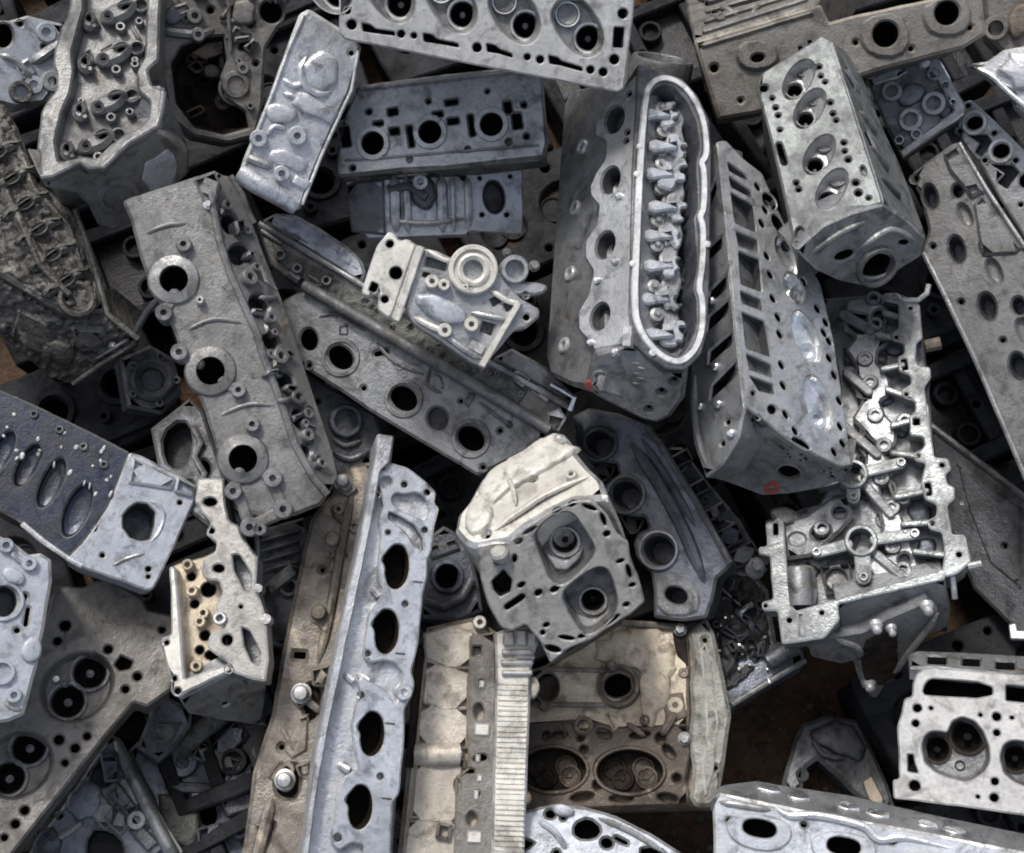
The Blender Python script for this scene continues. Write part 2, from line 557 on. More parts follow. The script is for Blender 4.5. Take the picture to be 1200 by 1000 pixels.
    def spring(s, px, r, h0, hh, mat='worn_dk', parent=None, turns=4):
        mb = MB(); x, y = s.at(px, h0); n = turns * 10
        pts = []
        for i in range(n + 1):
            t = 2 * math.pi * i / 10
            pts.append(V((x + r * s.s * math.cos(t), y + r * s.s * math.sin(t), h0 + hh * i / n)))
        seg = 5; vs = []; fs = []
        for i, p in enumerate(pts):
            a = pts[max(0, i - 1)]; b = pts[min(n, i + 1)]
            t = (b - a).normalized(); sx = t.cross(V((0, 0, 1))).normalized(); sy = sx.cross(t)
            for k in range(seg):
                w_ = 2 * math.pi * k / seg
                o = p + (sx * math.cos(w_) + sy * math.sin(w_)) * r * .17 * s.s
                vs.append(s.loc(o.x, o.y, o.z))
        for i in range(n):
            for k in range(seg):
                fs.append((i * seg + k, i * seg + (k + 1) % seg, (i + 1) * seg + (k + 1) % seg, (i + 1) * seg + k))
        mb.add(vs, fs, 0, True)
        s.lathe('', px, [(r * .95, hh), (r * .95, hh + .003), (r * .5, hh + .004), (r * .3, hh + .008)], h0, seg=14, mb=mb, mi=1)
        return s.th.obj('valve_spring', mb, [mat, 'worn'], parent)
def _link(s, a, b, wd, h=.006, mat='grey', edge='worn_dk', name='web', depth=.02):
    return s.block(name, SL(*a, *b, wd), h, depth, (), mat, edge, .003)
Fr.link = _link
def _clutter(s, poly, n, seed, h=0, mats=('grey', 'grey_dk', 'worn_dk'), size=1.0, top=.016):
    """the small bosses, pads and webs crowded inside a casting"""
    rr = random.Random(seed)
    x0 = min(a for a, _ in poly); x1 = max(a for a, _ in poly); y0 = min(b for _, b in poly); y1 = max(b for _, b in poly)
    k = 0; tries = 0; got = []
    while k < n and tries < n * 30:
        tries += 1
        x, y = rr.uniform(x0, x1), rr.uniform(y0, y1)
        if not inside(poly, x, y) or any(math.hypot(x - a, y - b) < 9 * size for a, b in got): continue
        got.append((x, y)); k += 1
        mt = rr.choice(mats); q = rr.random(); hh = rr.uniform(.4, 1) * top
        if q < .2:
            s.boss('boss', (x, y), rr.uniform(4.5, 9) * size, hh * .7, rr.uniform(.3, .5), h, mt)
        elif q < .9:
            w_, l_, a_ = rr.uniform(7, 14) * size, rr.uniform(10, 24) * size, rr.uniform(0, 180)
            p = Q(x, y, w_, l_, a_)
            p = [(a + rr.uniform(-2, 2), b + rr.uniform(-2, 2)) for a, b in p]
            s.block('pad', p, h + hh, hh + .006, (), mt, mt, .003)
        else:
            a_ = rr.uniform(0, 6.28); l_ = rr.uniform(9, 18) * size
            dx, dy = l_ * math.cos(a_), l_ * math.sin(a_)
            s.tube('web', [(x - dx, y - dy, h + hh * .5), (x, y, h + hh), (x + dx, y + dy, h + hh * .5)], rr.uniform(2.5, 4.5) * size, mat=mt)
Fr.clutter = _clutter
def _lump(s, name, poly, hh, h=0, mat='grey', parent=None, mb=None, prof=((1.06, -.3), (1.02, .1), (.97, .42), (.89, .58), (.74, .66), (.3, .68))):
    """a rounded pad or blister of the casting"""
    own = mb is None
    mb = mb or MB()
    p = s.res(poly, h)
    cx = sum(a for a, _ in p) / len(p); cy = sum(b for _, b in p) / len(p)
    p = [(cx + (a - cx) * g, cy + (b - cy) * g) for a, b in p for g in (1 + .22 * mnoise.noise(V((a * 70, b * 70, cx * 40))),)]
    n = len(p); vs = []; fs = []
    for k, z in prof:
        vs += [s.loc(cx + (a - cx) * k, cy + (b - cy) * k, h + z * hh) for a, b in p]
    for r in range(len(prof) - 1):
        for i in range(n):
            j = (i + 1) % n
            fs.append((r * n + i, r * n + j, (r + 1) * n + j, (r + 1) * n + i))
    fs.append(tuple((len(prof) - 1) * n + i for i in range(n)))
    mb.add(vs, fs, 0, True)
    if own: return s.th.obj(name, mb, [mat], parent)
Fr.lump = _lump
def _crust(s, name, poly, h=0, amp=.006, step=4, mat='oily', seed=0, scale=60, parent=None):
    """uneven baked-on dirt lying on a face"""
    p = s.res(poly, h)
    st = step * s.s
    x0 = min(a for a, _ in p); x1 = max(a for a, _ in p); y0 = min(b for _, b in p); y1 = max(b for _, b in p)
    nx = int((x1 - x0) / st) + 2; ny = int((y1 - y0) / st) + 2
    idx = {}; vs = []; fs = []
    def vt(i, j):
        if (i, j) not in idx:
            x = x0 + i * st; y = y0 + j * st
            q = V((x * scale + seed * 7.3, y * scale, seed))
            z = mnoise.fractal(q, .8, 2.1, 4) * amp + mnoise.noise(q * .35) * amp
            ins = inside(p, x, y)
            idx[(i, j)] = len(vs)
            vs.append(s.loc(x, y, h + (z + amp * .35 if ins else -amp)))
        return idx[(i, j)]
    for i in range(nx):
        for j in range(ny):
            if inside(p, x0 + (i + .5) * st, y0 + (j + .5) * st):
                fs.append((vt(i, j), vt(i + 1, j), vt(i + 1, j + 1), vt(i, j + 1)))
    mb = MB(); mb.add(vs, fs, 0, True)
    return s.th.obj(name, mb, [mat], parent, angle=3.1)
Fr.crust = _crust
def ex(*q):                                          # small plain holes: (x, y, r)
    return [H(C(x, y, r, 10), .018) for x, y, r in q]

# ---------------------------------------------------------------- ground
def ground():
    me = bpy.data.meshes.new('ground')
    rnd = random.Random(4)
    N = 90; S = 3.0
    vs = []; fs = []
    for j in range(N + 1):
        for i in range(N + 1):
            x = (i / N - .5) * 2 * S; y = (j / N - .5) * 2 * S
            vs.append((x, y, .006 * math.sin(x * 9 + 2 * math.sin(y * 5)) + .004 * rnd.random()))
    for j in range(N):
        for i in range(N):
            a = j * (N + 1) + i
            fs.append((a, a + 1, a + N + 2, a + N + 1))
    o = len(vs)
    # the sheet runs on flat to the horizon
    big = 60
    for (x, y) in ((-big, -big), (big, -big), (big, big), (-big, big)): vs.append((x, y, -.012))
    fs.append((o, o + 1, o + 2, o + 3))
    me.from_pydata(vs, [], fs)
    me.materials.append(MATS['soil'])
    g = bpy.data.objects.new('ground', me)
    g['kind'] = 'structure'
    g['label'] = 'brown soil under the heap of cylinder heads'
    COL.objects.link(g)
ground()

# ================================================================ the heads, traced face by face
def sh(p, dx, dy): return [(x + dx, y + dy) for x, y in p]

# ---- pale deck face with a row of chambers, top of the heap
t = Thing('cylinder_head', 'pale machined cylinder head, deck up, with a straight row of round valve seats', (570, 40), 1.70, (0, .05), (1, .2), .12)
f = t.fr
ch = [(645, 16), (648, 30), (660, 50), (674, 64), (692, 69), (705, 60), (709, 44), (704, 27), (694, 12), (682, -2), (668, -6), (653, 0)]
steps = [(0, 0), (-74, -15), (-148, -28), (-221, -40), (-294, -52)]
hol = [H(chaikin(sh(ch, *q), 1), .016, 'combustion_chamber', 'worn', [(1, 0), (.95, .25), (.87, .6), (.8, 1)], cuts=((690 + q[0], 45 + q[1], 15.5),)) for q in steps]
hol += ex((407, 13, 4), (412, 29, 6), (470, 40, 4.6), (485, 42, 3.6), (559, 56, 5.6), (618, 67, 4), (633, 70, 4.8), (692, 82, 4.8), (707, 84.5, 5.2), (720, 70, 6), (730, 16, 6), (404, -14, 5), (452, -47, 5), (535, -34, 5), (610, -22, 5), (683, -24, 5))
hol += [H(Q(725, 44, 12, 24, 4), .02)]
for x0, y0, x1, y1 in ((428, 33, 462, 40), (500, 45, 537, 54), (574, 57, 600, 66), (647, 71, 682, 82)):
    hol.append(H([(x0 - 4, y0 - 6), (x0 + 6, y0 - 4), (x0 + 12, y0 + 1), (x1, y1 - 3), (x1 + 1, y1 + 2), (x0 + 10, y0 + 6), (x0 - 3, y0 + 4)], .016))
f.block('deck', [(398, -80), (397, 38), (403, 46), (560, 77), (724, 108), (731, 104), (742, 20), (752, -80)], 0, .12, hol, 'deck_white', 'worn_lt', .002, [(0, .014), (.008, .018), (.008, .12)])
cs = f.subs
for i, q in enumerate(steps):
    f.throat((690 + q[0], 45 + q[1]), 15, -.014, deep=.035, smat='worn_lt', parent=cs[i])
    f.valve((665 + q[0], 17 + q[1]), 12.5, -.0135, 'worn_dk', parent=cs[i])

# ---- grey head with three round ports
t = Thing('cylinder_head', 'dull grey cylinder head with three round black ports and small square holes', (515, 145), 1.86, (-.14, .14), (1, -.11), .11)
f = t.fr
hol = [H(C(x, y, 13.5, 22), .05, 'port', 'soot_shade', TUBE) for x, y in ((437, 168), (504, 155), (576, 146))]
hol += [H(Q(x, y, a, b, -8), .02) for x, y, a, b in ((404, 160, 11, 24), (460, 131, 11, 8), (443, 145, 11, 5), (462, 154, 11, 8), (529, 120, 14, 6), (513, 134, 11, 6), (531, 142, 13, 7), (595, 126, 9, 14), (606, 142, 11, 18), (481, 160, 6, 25), (552.5, 147, 6, 25))]
hol += ex((502, 119, 2.6), (614, 123, 3), (617, 160, 3), (596, 166, 3), (413, 197, 3), (432, 131, 3), (571, 107, 2.2), (480, 187, 2.6), (548, 175, 2.6))
f.block('casting', [(421, 100), (520, 87), (600, 79), (630, 77), (635, 90), (641, 168), (637, 184), (520, 197), (470, 199), (396, 207), (393, 200), (396, 168), (402, 140), (412, 118)], 0, .11, hol, 'grey_lt', 'worn_dk', .003, [(0, .03), (.006, .036), (.006, .11)])
for x, y in ((437, 168), (504, 155), (576, 146)):
    f.lathe('port_flange', (x, y), [(21, -.001), (19.5, .0035), (14, .0035), (13.6, -.004)], 0, 'grey_lt', 24, cap=False)
f.block('rib', [(421, 103), (630, 80), (631, 84), (422, 107)], .004, .006, mat='worn_dk', bev=.001)
f.block('rib', SL(405, 188, 630, 170, 3), .003, .006, mat='grey', bev=.001)
s2 = f.fold((396, 207), (637, 184), (515, 140), 86, -.004)
s2.block('casting_step', [(470, 203), (636, 188), (642, 196), (560, 206)], .004, .03, mat='moss_grime', edge='worn_dk')

# ---- brownish block at the top right
t = Thing('cylinder_head', 'brownish grey cylinder head lying on its side with two deep round ports in its flank', (985, 50), 1.86, (.12, .15), (1, -.3), .14)
f = t.fr
hol = [H(C(1110, 15, 14), .06, 'port', 'soot_shade', TUBE), H(C(1038, 40, 15), .06, 'port', 'soot_shade', TUBE)] + ex((837, 80, 5), (1003, 50, 3), (1137, 32, 3), (1068, 57, 3), (868, 118, 3), (925, 103, 3))
hol += [H(E(888, 68, 9, 5, -10), .02)]
f.block('casting', [(813, 48), (950, 8), (962, 5), (972, 26), (985, 22), (1000, 18), (1140, -12), (1152, 0), (1156, 40), (1130, 56), (1030, 82), (962, 104), (890, 132), (842, 140), (836, 122)], 0, .12, hol, 'grey_warm', 'worn_tan', .004, [(0, .02), (.004, .025), (.004, .12)])
f.block('rib', [(820, 52), (952, 12), (955, 17), (823, 57)], .004, .01, mat='grey_warm', edge='grey_warm', bev=.003)
f.block('flange', chaikin([(865, 50), (895, 45), (915, 60), (908, 78), (880, 84), (862, 72)], 1), .008, .012, [H(E(888, 68, 8, 5, -10), .012)], 'grey_warm', 'grey_warm', .003)
f.block('flange', chaikin([(1012, 20), (1055, 12), (1070, 45), (1055, 68), (1020, 66), (1006, 45)], 1), .005, .01, [H(C(1038, 40, 15), None)], 'grey_warm', 'grey_warm', .003)
f.block('flange', chaikin([(1085, 2), (1130, -8), (1142, 20), (1128, 42), (1092, 42), (1080, 22)], 1), .005, .01, [H(C(1110, 15, 14), None)], 'grey_warm', 'grey_warm', .003)
s2 = f.fold((813, 48), (955, 6), (960, 70), 55, 0)
s2.block('valve_side', [(813, 47), (956, 5), (1000, -60), (790, -60)], 0, .08, [H(SL(840, 20, 930, -10, 9), .03), H(SL(830, 2, 900, -22, 9), .03), H(SL(850, 30, 880, 20, 5), .02)] + ex((828, 32, 4), (945, -4, 4)), 'grey_warm', 'grey_warm', .003)
for i in range(5):
    s2.block('ridge', SL(824 + i * 2, 34 - i * 12, 944 + i * 6, -4 - i * 12, 4.5), .006, .012, (), 'grey_warm', 'dust', .002)
s2.clutter([(818, 42), (940, 6), (960, -30), (820, -30)], 6, 3, 0, ('grey_warm', 'dust'), .9, .010)

# ---- deck face with leaning kidney chambers
t = Thing('cylinder_head', 'greenish grey cylinder head with leaning oval chambers and a round port in its end', (955, 165), 1.76, (0, .56), (.28, 1), .12)
f = t.fr
chs = ((936, 93), (949, 127), (960, 181), (975, 221))
hol = [H(E(x, y, 14, 26, 32, 22), .02, 'combustion_chamber', 'worn_lt', [(1, 0), (.95, .3), (.88, .7), (.8, 1)], cuts=((x - 5, y + 13, 9.6),)) for x, y in chs]
hol += ex((938, 55, 3), (949, 48, 3), (960, 78, 3), (962, 89, 2.6), (967, 96, 2.6), (973, 120, 3), (976, 133, 3), (980, 141, 2.6), (909, 126, 3), (912, 135, 3), (989, 167, 3), (990, 177, 2.6), (994, 187, 3.4), (1003, 214, 3.6), (1006, 226, 4), (933, 214, 3), (936, 222, 3), (960, 262, 2.4), (951, 272, 2.6), (895, 103, 5), (905, 115, 2.6), (914, 152, 2.6), (1018, 232, 2.6))
hol += [H(E(937, 274, 5, 8, 0), .02), H(SL(913, 170, 919, 190, 7), .02), H(E(1012, 200, 2.6, 6, -15), .02)]
f.block('deck', [(887, 102), (893, 85), (963, 41), (975, 48), (988, 90), (1010, 158), (1035, 238), (1014, 244), (995, 249), (965, 263), (945, 284), (932, 293), (926, 262), (919, 231), (905, 170)], 0, .13, hol, 'green_dk', 'worn_dk', .0025, [(0, .012), (.004, .015), (.004, .13)])
cs = f.subs
for i, (x, y) in enumerate(chs):
    f.throat((x - 5, y + 13), 9.5, -.018, smat='worn', deep=.03, parent=cs[i])
    f.valve((x + 6, y - 11), 8.5, -.018, 'worn', parent=cs[i], smat='worn')
ef = f.fold((932, 293), (1035, 238), (950, 160), 62, 0)
ef.block('end_face', [(932, 293), (965, 264), (996, 250), (1035, 239), (1062, 256), (1086, 279), (1080, 301), (1050, 320), (1012, 336), (985, 330), (958, 318)], 0, .05, [H(E(1027, 312, 21, 13, -12, 24), .05, 'port', 'soot_shade', TUBE), H(E(990, 300, 12, 5, -20), .02), H(E(1060, 285, 6, 3), .01)], 'grey', 'worn', .003)
ef.lathe('port_ring', (1027, 312), [(28, -.002), (26, .007), (22, .007), (21.4, -.006)], 0, 'worn_dk', 26, cap=False)
ef.tube('rib', [(950, 300, .002), (985, 275, .004), (1015, 262, .004)], 4, mat='worn_dk')
ef.tube('rib', [(1010, 292, .003), (1045, 270, .004), (1075, 285, .002)], 4, mat='worn')
sf = f.fold((975, 48), (1035, 238), (940, 160), 66, 0)
sf.block('side_face', [(974, 47), (990, 58), (1008, 84), (1030, 140), (1056, 196), (1086, 279), (1062, 257), (1036, 239), (1010, 158)], 0, .05, [H(Q(997, 92, 5, 24, -25), .01), H(Q(1020, 165, 5, 24, -25), .01)], 'grey_green', 'worn', .003)
for a, b in (((992, 80), (1010, 108)), ((1008, 128), (1030, 158)), ((1022, 170), (1044, 200)), ((1032, 205), (1058, 232))):
    sf.tube('rib', [(*a, .002), (*b, .004)], 4, mat='worn_dk')

# ---- head with slotted pockets beside polished chambers
t = Thing('cylinder_head', 'grey green cylinder head with rows of slanted pockets beside long mirror bright chambers', (905, 370), 1.78, (.48, .30), (.12, 1), .12)
f = t.fr
pk = [[(853, 190), (874, 205), (877, 211), (855, 200)], [(855, 207), (880, 224), (882, 232), (857, 219)], [(857, 226), (883, 241), (886, 272), (862, 261)], [(863, 271), (888, 281), (889, 297), (866, 288)], [(866, 295), (890, 304), (893, 342), (869, 333)], [(868, 341), (892, 351), (894, 364), (870, 355)], [(870, 366), (896, 377), (903, 418), (875, 408)], [(875, 415), (904, 428), (906, 443), (879, 433)], [(879, 441), (906, 451), (908, 462), (890, 458)]]
hol = [H(q, .03 if i in (2, 4, 6) else .015, 'pocket', 'grey_dk' if i in (2, 4, 6) else 'grey') for i, q in enumerate(pk)]
hol += ex((905, 480, 5.5), (888, 489, 3), (883, 461, 2.6))
lob = [(922, 300, 9, 25, -25), (931, 338, 10, 20, -25), (945, 395, 13, 33, -22), (959, 472, 14, 34, -18)]
hol += [H(E(*q, 22), .012, 'combustion_chamber', 'bright', [(1, 0), (.9, .5), (.72, .9), (.4, 1)]) for q in lob]
for x, y in ((888, 219), (897, 246), (893, 262), (899, 300), (903, 322), (906, 350), (914, 392), (912, 372), (916, 428), (918, 452), (921, 486), (932, 505), (972, 420), (966, 390), (978, 440), (984, 470), (985, 500), (988, 520), (978, 530), (958, 362), (968, 378), (972, 400), (942, 330)):
    hol.append(H(E(x, y, 2.4, 5.5, -30, 10), .012))
hol += [H(E(902, 236, 6, 11, -35), .02), H(E(912, 262, 5, 12, -30), .02), H(E(925, 285, 5, 8, -30), .01), H(E(939, 520, 12, 4, 32), .012)]
f.block('deck', [(840, 166), (851, 164), (872, 186), (894, 203), (908, 235), (920, 262), (962, 332), (978, 400), (990, 480), (999, 546), (985, 548), (930, 520), (873, 476), (862, 380), (850, 260)], 0, .12, hol, 'grey_lt', 'worn', .002, [(0, .014), (.003, .017), (.003, .12)])
for x, y in ((935, 347), (945, 414), (957, 492)):
    f.lathe('valve_guide', (x, y), [(13, -.004), (12, .003), (6.5, .002), (5.5, -.014)], -.010, 'bright', 22)
lf = f.fold((843, 166), (873, 476), (930, 380), 62, 0)
sl = [[(840, 205), (838, 224), (826, 254), (826, 240)], [(846, 276), (845, 290), (826, 308), (827, 294)], [(851, 322), (850, 338), (830, 356), (831, 342)], [(855, 350), (853, 366), (828, 388), (830, 372)], [(857, 390), (856, 404), (830, 426), (831, 412)], [(863, 422), (862, 440), (832, 468), (834, 452)]]
lf.block('port_side', [(842, 167), (850, 260), (862, 380), (873, 477), (866, 512), (846, 545), (826, 560), (812, 520), (807, 470), (812, 350), (822, 240), (834, 180)], 0, .05, [H(q, .03, 'slot', 'soot_shade') for q in sl] + ex((852, 495, 3), (846, 520, 3)), 'grey', 'worn', .003)
for x, y in ((829, 285), (835, 353), (840, 430), (843, 474), (822, 476), (858, 508)):
    lf.lathe('stud', (x, y), [(5, -.003), (5, .005), (3, .007)], 0, 'bright', 12)
lf.tube('rib', [(812, 440, .004), (815, 500, .006), (826, 545, .004)], 3.5, mat='worn')
ef = f.fold((873, 476), (999, 547), (930, 380), 68, 0)
ef.block('end_face', [(873, 477), (930, 521), (985, 549), (999, 547), (990, 562), (960, 574), (925, 580), (893, 582), (862, 570), (828, 559), (846, 540), (862, 515)], 0, .05, [H(E(925, 553, 14, 8, -8, 20), .05, 'port', 'soot_shade', TUBE)] + ex((888, 497, 3), (850, 548, 2.6), (975, 560, 2.4)), 'grey_green', 'worn_dk', .003)
ef.lathe('port_ring', (925, 553), [(17, -.001), (16, .003), (14.2, .003), (14, -.004)], 0, 'worn', 22, cap=False)
ef.block('paint_mark', chaikin([(894, 571), (905, 563), (915, 568), (912, 578), (898, 580)], 1), .0012, .003, [H(E(904, 572, 4, 2), None)], 'paint_red', 'paint_red', .0004)
rr = random.Random(8)
mb = MB()
for i in range(34):
    x = 925 + rr.uniform(-14, 52); y = 512 + (x - 925) * .45 + rr.uniform(2, 24)
    ef.lathe('', (x, y), [(rr.uniform(1.4, 3), -.001), (1.2, .0014)], 0, seg=7, mb=mb)
t.obj('grease_spots', mb, ['black'])

# ---- dark head with gasketed rocker chamber
t = Thing('cylinder_head', 'dark grey cylinder head with a white gasket bead round its open rocker chamber', (750, 240), 1.74, (.35, .44), (0, 1), .16)
f = t.fr
rim = [(756, 112), (763, 97), (778, 91), (796, 97), (812, 114), (824, 140), (828, 170), (827, 185), (821, 191), (825, 200), (825, 245), (819, 255), (824, 265), (823, 310), (818, 340), (823, 350), (823, 385), (816, 408), (801, 424), (785, 424), (766, 411), (751, 391), (743, 366), (746, 280), (750, 190)]
out = [(748, 74), (765, 80), (800, 92), (818, 112), (832, 142), (834, 180), (832, 310), (830, 385), (822, 415), (804, 433), (782, 432), (760, 417), (740, 400), (738, 366), (742, 200)]
cav = [(762, 114), (768, 103), (779, 98), (792, 103), (806, 118), (817, 142), (821, 170), (817, 190), (819, 245), (814, 255), (818, 310), (813, 340), (817, 350), (817, 383), (811, 402), (799, 417), (787, 417), (770, 405), (757, 387), (750, 364), (752, 280), (757, 190)]
f.block('rocker_box', out, 0, .16, [H(cav, .055, 'rocker_chamber', 'blue_dk', [(1, 0), (.97, .8), (.93, 1)])], 'grey_dk', 'worn_dk', .002)
gp = f.res(chaikin(rim, 1), 0)
f.block('gasket', Lc(inset(gp, -.0042)), .003, .005, [H(Lc(inset(gp, .0042)), None)], 'gasket', 'worn_lt', .0014)
rr = random.Random(31)
for i, (x, y) in enumerate(((766, 140), (768, 166), (766, 204), (765, 232), (761, 270), (760, 298), (757, 346), (760, 378))):
    f.spring((x, y), 9, -.054, .028)
for i, (x, y) in enumerate(((786, 134), (794, 168), (790, 206), (790, 240), (786, 276), (785, 308), (783, 350), (786, 388))):
    mb = MB()
    an = rr.uniform(-18, 18); x += rr.uniform(-3, 3); y += rr.uniform(-4, 4)
    q = [(-12, -13), (-3, -17), (6, -15), (5, -9), (13, -8), (14, -1), (8, 1), (9, 7), (16, 9), (13, 16), (3, 17), (1, 11), (-7, 12), (-9, 3), (-15, 1)]
    c_, s_ = math.cos(R(an)), math.sin(R(an))
    fl = rr.choice((-1, 1)); k_ = rr.uniform(.8, 1.15)
    q = [(a_ * k_ + rr.uniform(-2.4, 2.4), (b_ * k_ + rr.uniform(-2, 2)) * fl) for a_, b_ in q]
    f.block('', [(x + a_ * c_ - b_ * s_, y + a_ * s_ + b_ * c_) for a_, b_ in q], -.016 + rr.uniform(-.006, .003), .022, mb=mb, bev=.0025)
    f.block('', [(x - 31, y - 5), (x - 24, y - 8), (x - 12, y - 5), (x + 2, y - 7), (x + 4, y + 4), (x - 12, y + 5), (x - 24, y + 7), (x - 31, y + 4)], -.012 + rr.uniform(-.004, .003), .012, mb=mb, bev=.0025)
    t.obj('rocker_arm', mb, ['silver', 'worn_lt', 'soot_shade'])
f.block('rocker_rail', [(778, 122), (792, 116), (806, 130), (800, 152), (806, 178), (799, 200), (804, 226), (797, 252), (802, 276), (794, 300), (800, 330), (793, 352), (798, 378), (790, 408), (776, 404), (778, 380), (772, 352), (777, 324), (773, 296), (779, 268), (775, 240), (781, 212), (777, 186), (783, 158)], -.026, .03, (), 'worn', 'worn_lt', .003)
f.clutter([(760, 120), (812, 130), (815, 200), (812, 380), (790, 410), (756, 380)], 12, 77, -.055, ('worn_dk', 'grey_dk'), 1.0, .018)
for y in (196, 255, 322):
    f.tube('rib', [(808, y + 4, -.05), (818, y, -.02)], 2.5, mat='worn_dk')
for q in ((749, 173), (746, 205), (741, 310), (828, 287), (764, 414)):
    f.lathe('gasket_tab', q, [(4, -.001), (4, .003), (2, .004)], 0, 'gasket', 10)
pf = f.fold((751, 76), (741, 400), (800, 250), 50, 0)
prt = [(752, 78), (744, 230), (741, 366), (740, 402), (697, 414), (690, 402), (677, 387), (676, 366), (688, 346), (694, 318), (684, 302), (685, 282), (697, 264), (701, 242), (691, 230), (690, 218), (698, 201), (708, 186), (709, 166), (696, 160), (697, 146), (712, 119), (734, 98)]
hol = [H(E(x, y, 10, 16, 18, 20), .05, 'port', 'grey_dk', [(1, 0), (.9, .3), (.75, .75), (.6, 1)]) for x, y in ((720, 140), (715, 211), (709, 287), (703, 371))]
hol += ex((735, 155, 2.6), (737, 110, 2.6), (734, 165, 2.2))
pf.block('port_face', prt, 0, .07, hol, 'grey_lt', 'worn_dk', .003)
for q in ((726, 230), (722, 307), (701, 329), (693, 402), (722, 413)):
    pf.lathe('stud', q, [(4.5, -.003), (4.5, .004), (2.5, .006)], 0, 'bright', 10)
pf.block('plate', Q(734, 394, 10, 24, 3), .004, .008, mat='worn_lt', edge='worn_lt', bev=.001)
lf = pf.fold((735, 100), (697, 413), (745, 250), 22, -.020)
lf.block('lower_casting', [(740, 98), (700, 98), (672, 104), (660, 115), (656, 170), (650, 250), (643, 350), (638, 420), (643, 440), (668, 452), (700, 458), (712, 415), (712, 300), (720, 200), (735, 130)], 0, .09, (), 'grey', 'worn_dk', .006)
for x, y in ((683, 173), (675, 244), (669, 321), (662, 405)):
    lf.boss('bolt_boss', (x, y), 9.5, .004, .5, 0, 'worn_lt', deep=.02)
ef = f.fold((738, 400), (806, 433), (790, 300), 56, -.002)
ef.block('end_face', [(697, 414), (738, 401), (762, 414), (784, 432), (806, 432), (802, 468), (786, 490), (770, 498), (752, 494), (712, 474), (686, 458), (690, 430)], 0, .06, ex((775, 460, 3), (790, 447, 2.6), (760, 480, 2.4)), 'grey', 'worn_dk', .006)
ef.lathe('core_plug', (703, 441), [(9, -.002), (8.5, .003), (6, .002), (5, .000)], 0, 'worn', 16)
ef.bolt((720, 413), 3.5, 0, .005)
for i in range(5):
    ef.block('raised_mark', Q(745 + (i % 2) * 6, 426 + i * 6, 8, 2, 10), .0012, .003, mat='worn', edge='worn', bev=.0004)
ef.block('paint_mark', chaikin([(684, 449), (693, 446), (697, 455), (688, 459)], 1), .001, .004, mat='paint_red', edge='paint_red', bev=.0005)
cf = f.fold((742, 84), (812, 92), (785, 250), 50, -.01)
cf.lathe('collar', (777, 68), [(40, -.05), (40, -.004), (38, 0), (33, 0), (32, -.002), (32, -.05)], .0, 'worn_dk', 30)

# ---- open-topped head, wavy rim, top left
t = Thing('cylinder_head', 'dull grey cylinder head with a wavy rim and a round plug in its end', (115, 120), 1.82, (-.16, .42), (.1, 1), .14)
f = t.fr
rim = [(78, -50), (82, 3), (79, 18), (72, 31), (64, 56), (62, 76), (66, 86), (66, 104), (54, 120), (48, 130), (43, 174), (46, 181), (47, 206), (53, 210), (62, 209), (94, 193), (104, 200), (122, 199), (136, 183), (150, 171), (172, 160), (184, 150), (188, 135), (191, 106), (178, 100), (173, 82), (186, 70), (187, 20), (192, -50)]
flo = [(96, -40), (98, 10), (92, 30), (84, 60), (86, 84), (82, 108), (72, 130), (64, 165), (68, 190), (84, 186), (98, 183), (112, 186), (128, 170), (146, 158), (165, 148), (174, 138), (176, 118), (162, 106), (160, 84), (170, 66), (172, 20), (174, -40)]
f.block('casting', rim, 0, .14, [H(flo, .02, 'cam_gallery', 'dust', [(1, 0), (.97, .5), (.92, 1)])], 'dust', 'worn_dk', .003, [(0, .012), (.005, .016), (.005, .14)])
rr = random.Random(21)
for i, (x, y) in enumerate(((138, 12), (133, 62), (127, 118), (112, 164))):
    f.block('cam_saddle', chaikin([(x - 24, y + 2), (x - 6, y - 10), (x + 16, y - 16), (x + 24, y - 8), (x + 14, y + 6), (x - 4, y + 14), (x - 20, y + 14)], 1), -.006, .02, [H(E(x + 8, y - 6, 5, 2.6, -25), .006), H(E(x - 12, y + 7, 3, 3), .008)], 'dust', 'dust', .006)
    f.block('cam_saddle', chaikin([(x - 44, y + 4), (x - 30, y - 4), (x - 25, y + 10), (x - 30, y + 24), (x - 42, y + 20)], 1), -.007, .02, [H(E(x - 34, y + 8, 3, 4, -30), .008)], 'dust', 'dust', .005)
    f.lathe('lifter_bore', (x + 28, y - 4), [(10, -.004), (9, .006), (7, .007), (6.6, -.006)], -.019, 'dust', 16)
    f.stud((x - 26, y + 22), 3, .010, -.016, 'worn_dk')
    f.boss('bolt_boss', (x + 4, y + 22), 6, .008, .5, -.018, 'dust')
    f.boss('bolt_boss', (x + 26, y + 16), 5, .009, .5, -.018, 'worn_dk')
f.clutter([(98, 0), (170, 0), (168, 60), (160, 84), (172, 130), (120, 176), (72, 184), (70, 140), (88, 84)], 9, 5, -.02, ('dust', 'dust'), .9, .008)
f.tube('rim_lip', [(48, 208), (62, 206), (94, 190), (104, 197), (122, 196), (150, 168), (184, 148), (189, 132), (192, 108)], 3.4, mat='worn_dk', h=.001)
ef = f.fold((47, 207), (184, 151), (110, 110), 62, -.001)
ef.block('end_face', [(47, 207), (62, 209), (94, 194), (104, 201), (122, 200), (150, 172), (184, 151), (204, 162), (222, 178), (222, 206), (196, 228), (160, 258), (134, 272), (116, 266), (106, 244), (92, 230), (54, 222)], 0, .06, (), 'dust', 'worn_dk', .005)
ef.lathe('core_plug', (137, 228), [(27, -.003), (25, .006), (19, .006), (17, -.004), (12, -.005), (11, -.008)], 0, 'worn_dk', 26)
ef.lump('patch', [(168, 190), (196, 176), (208, 190), (204, 215), (178, 226), (165, 212)], .002, 0, 'silver_bl')
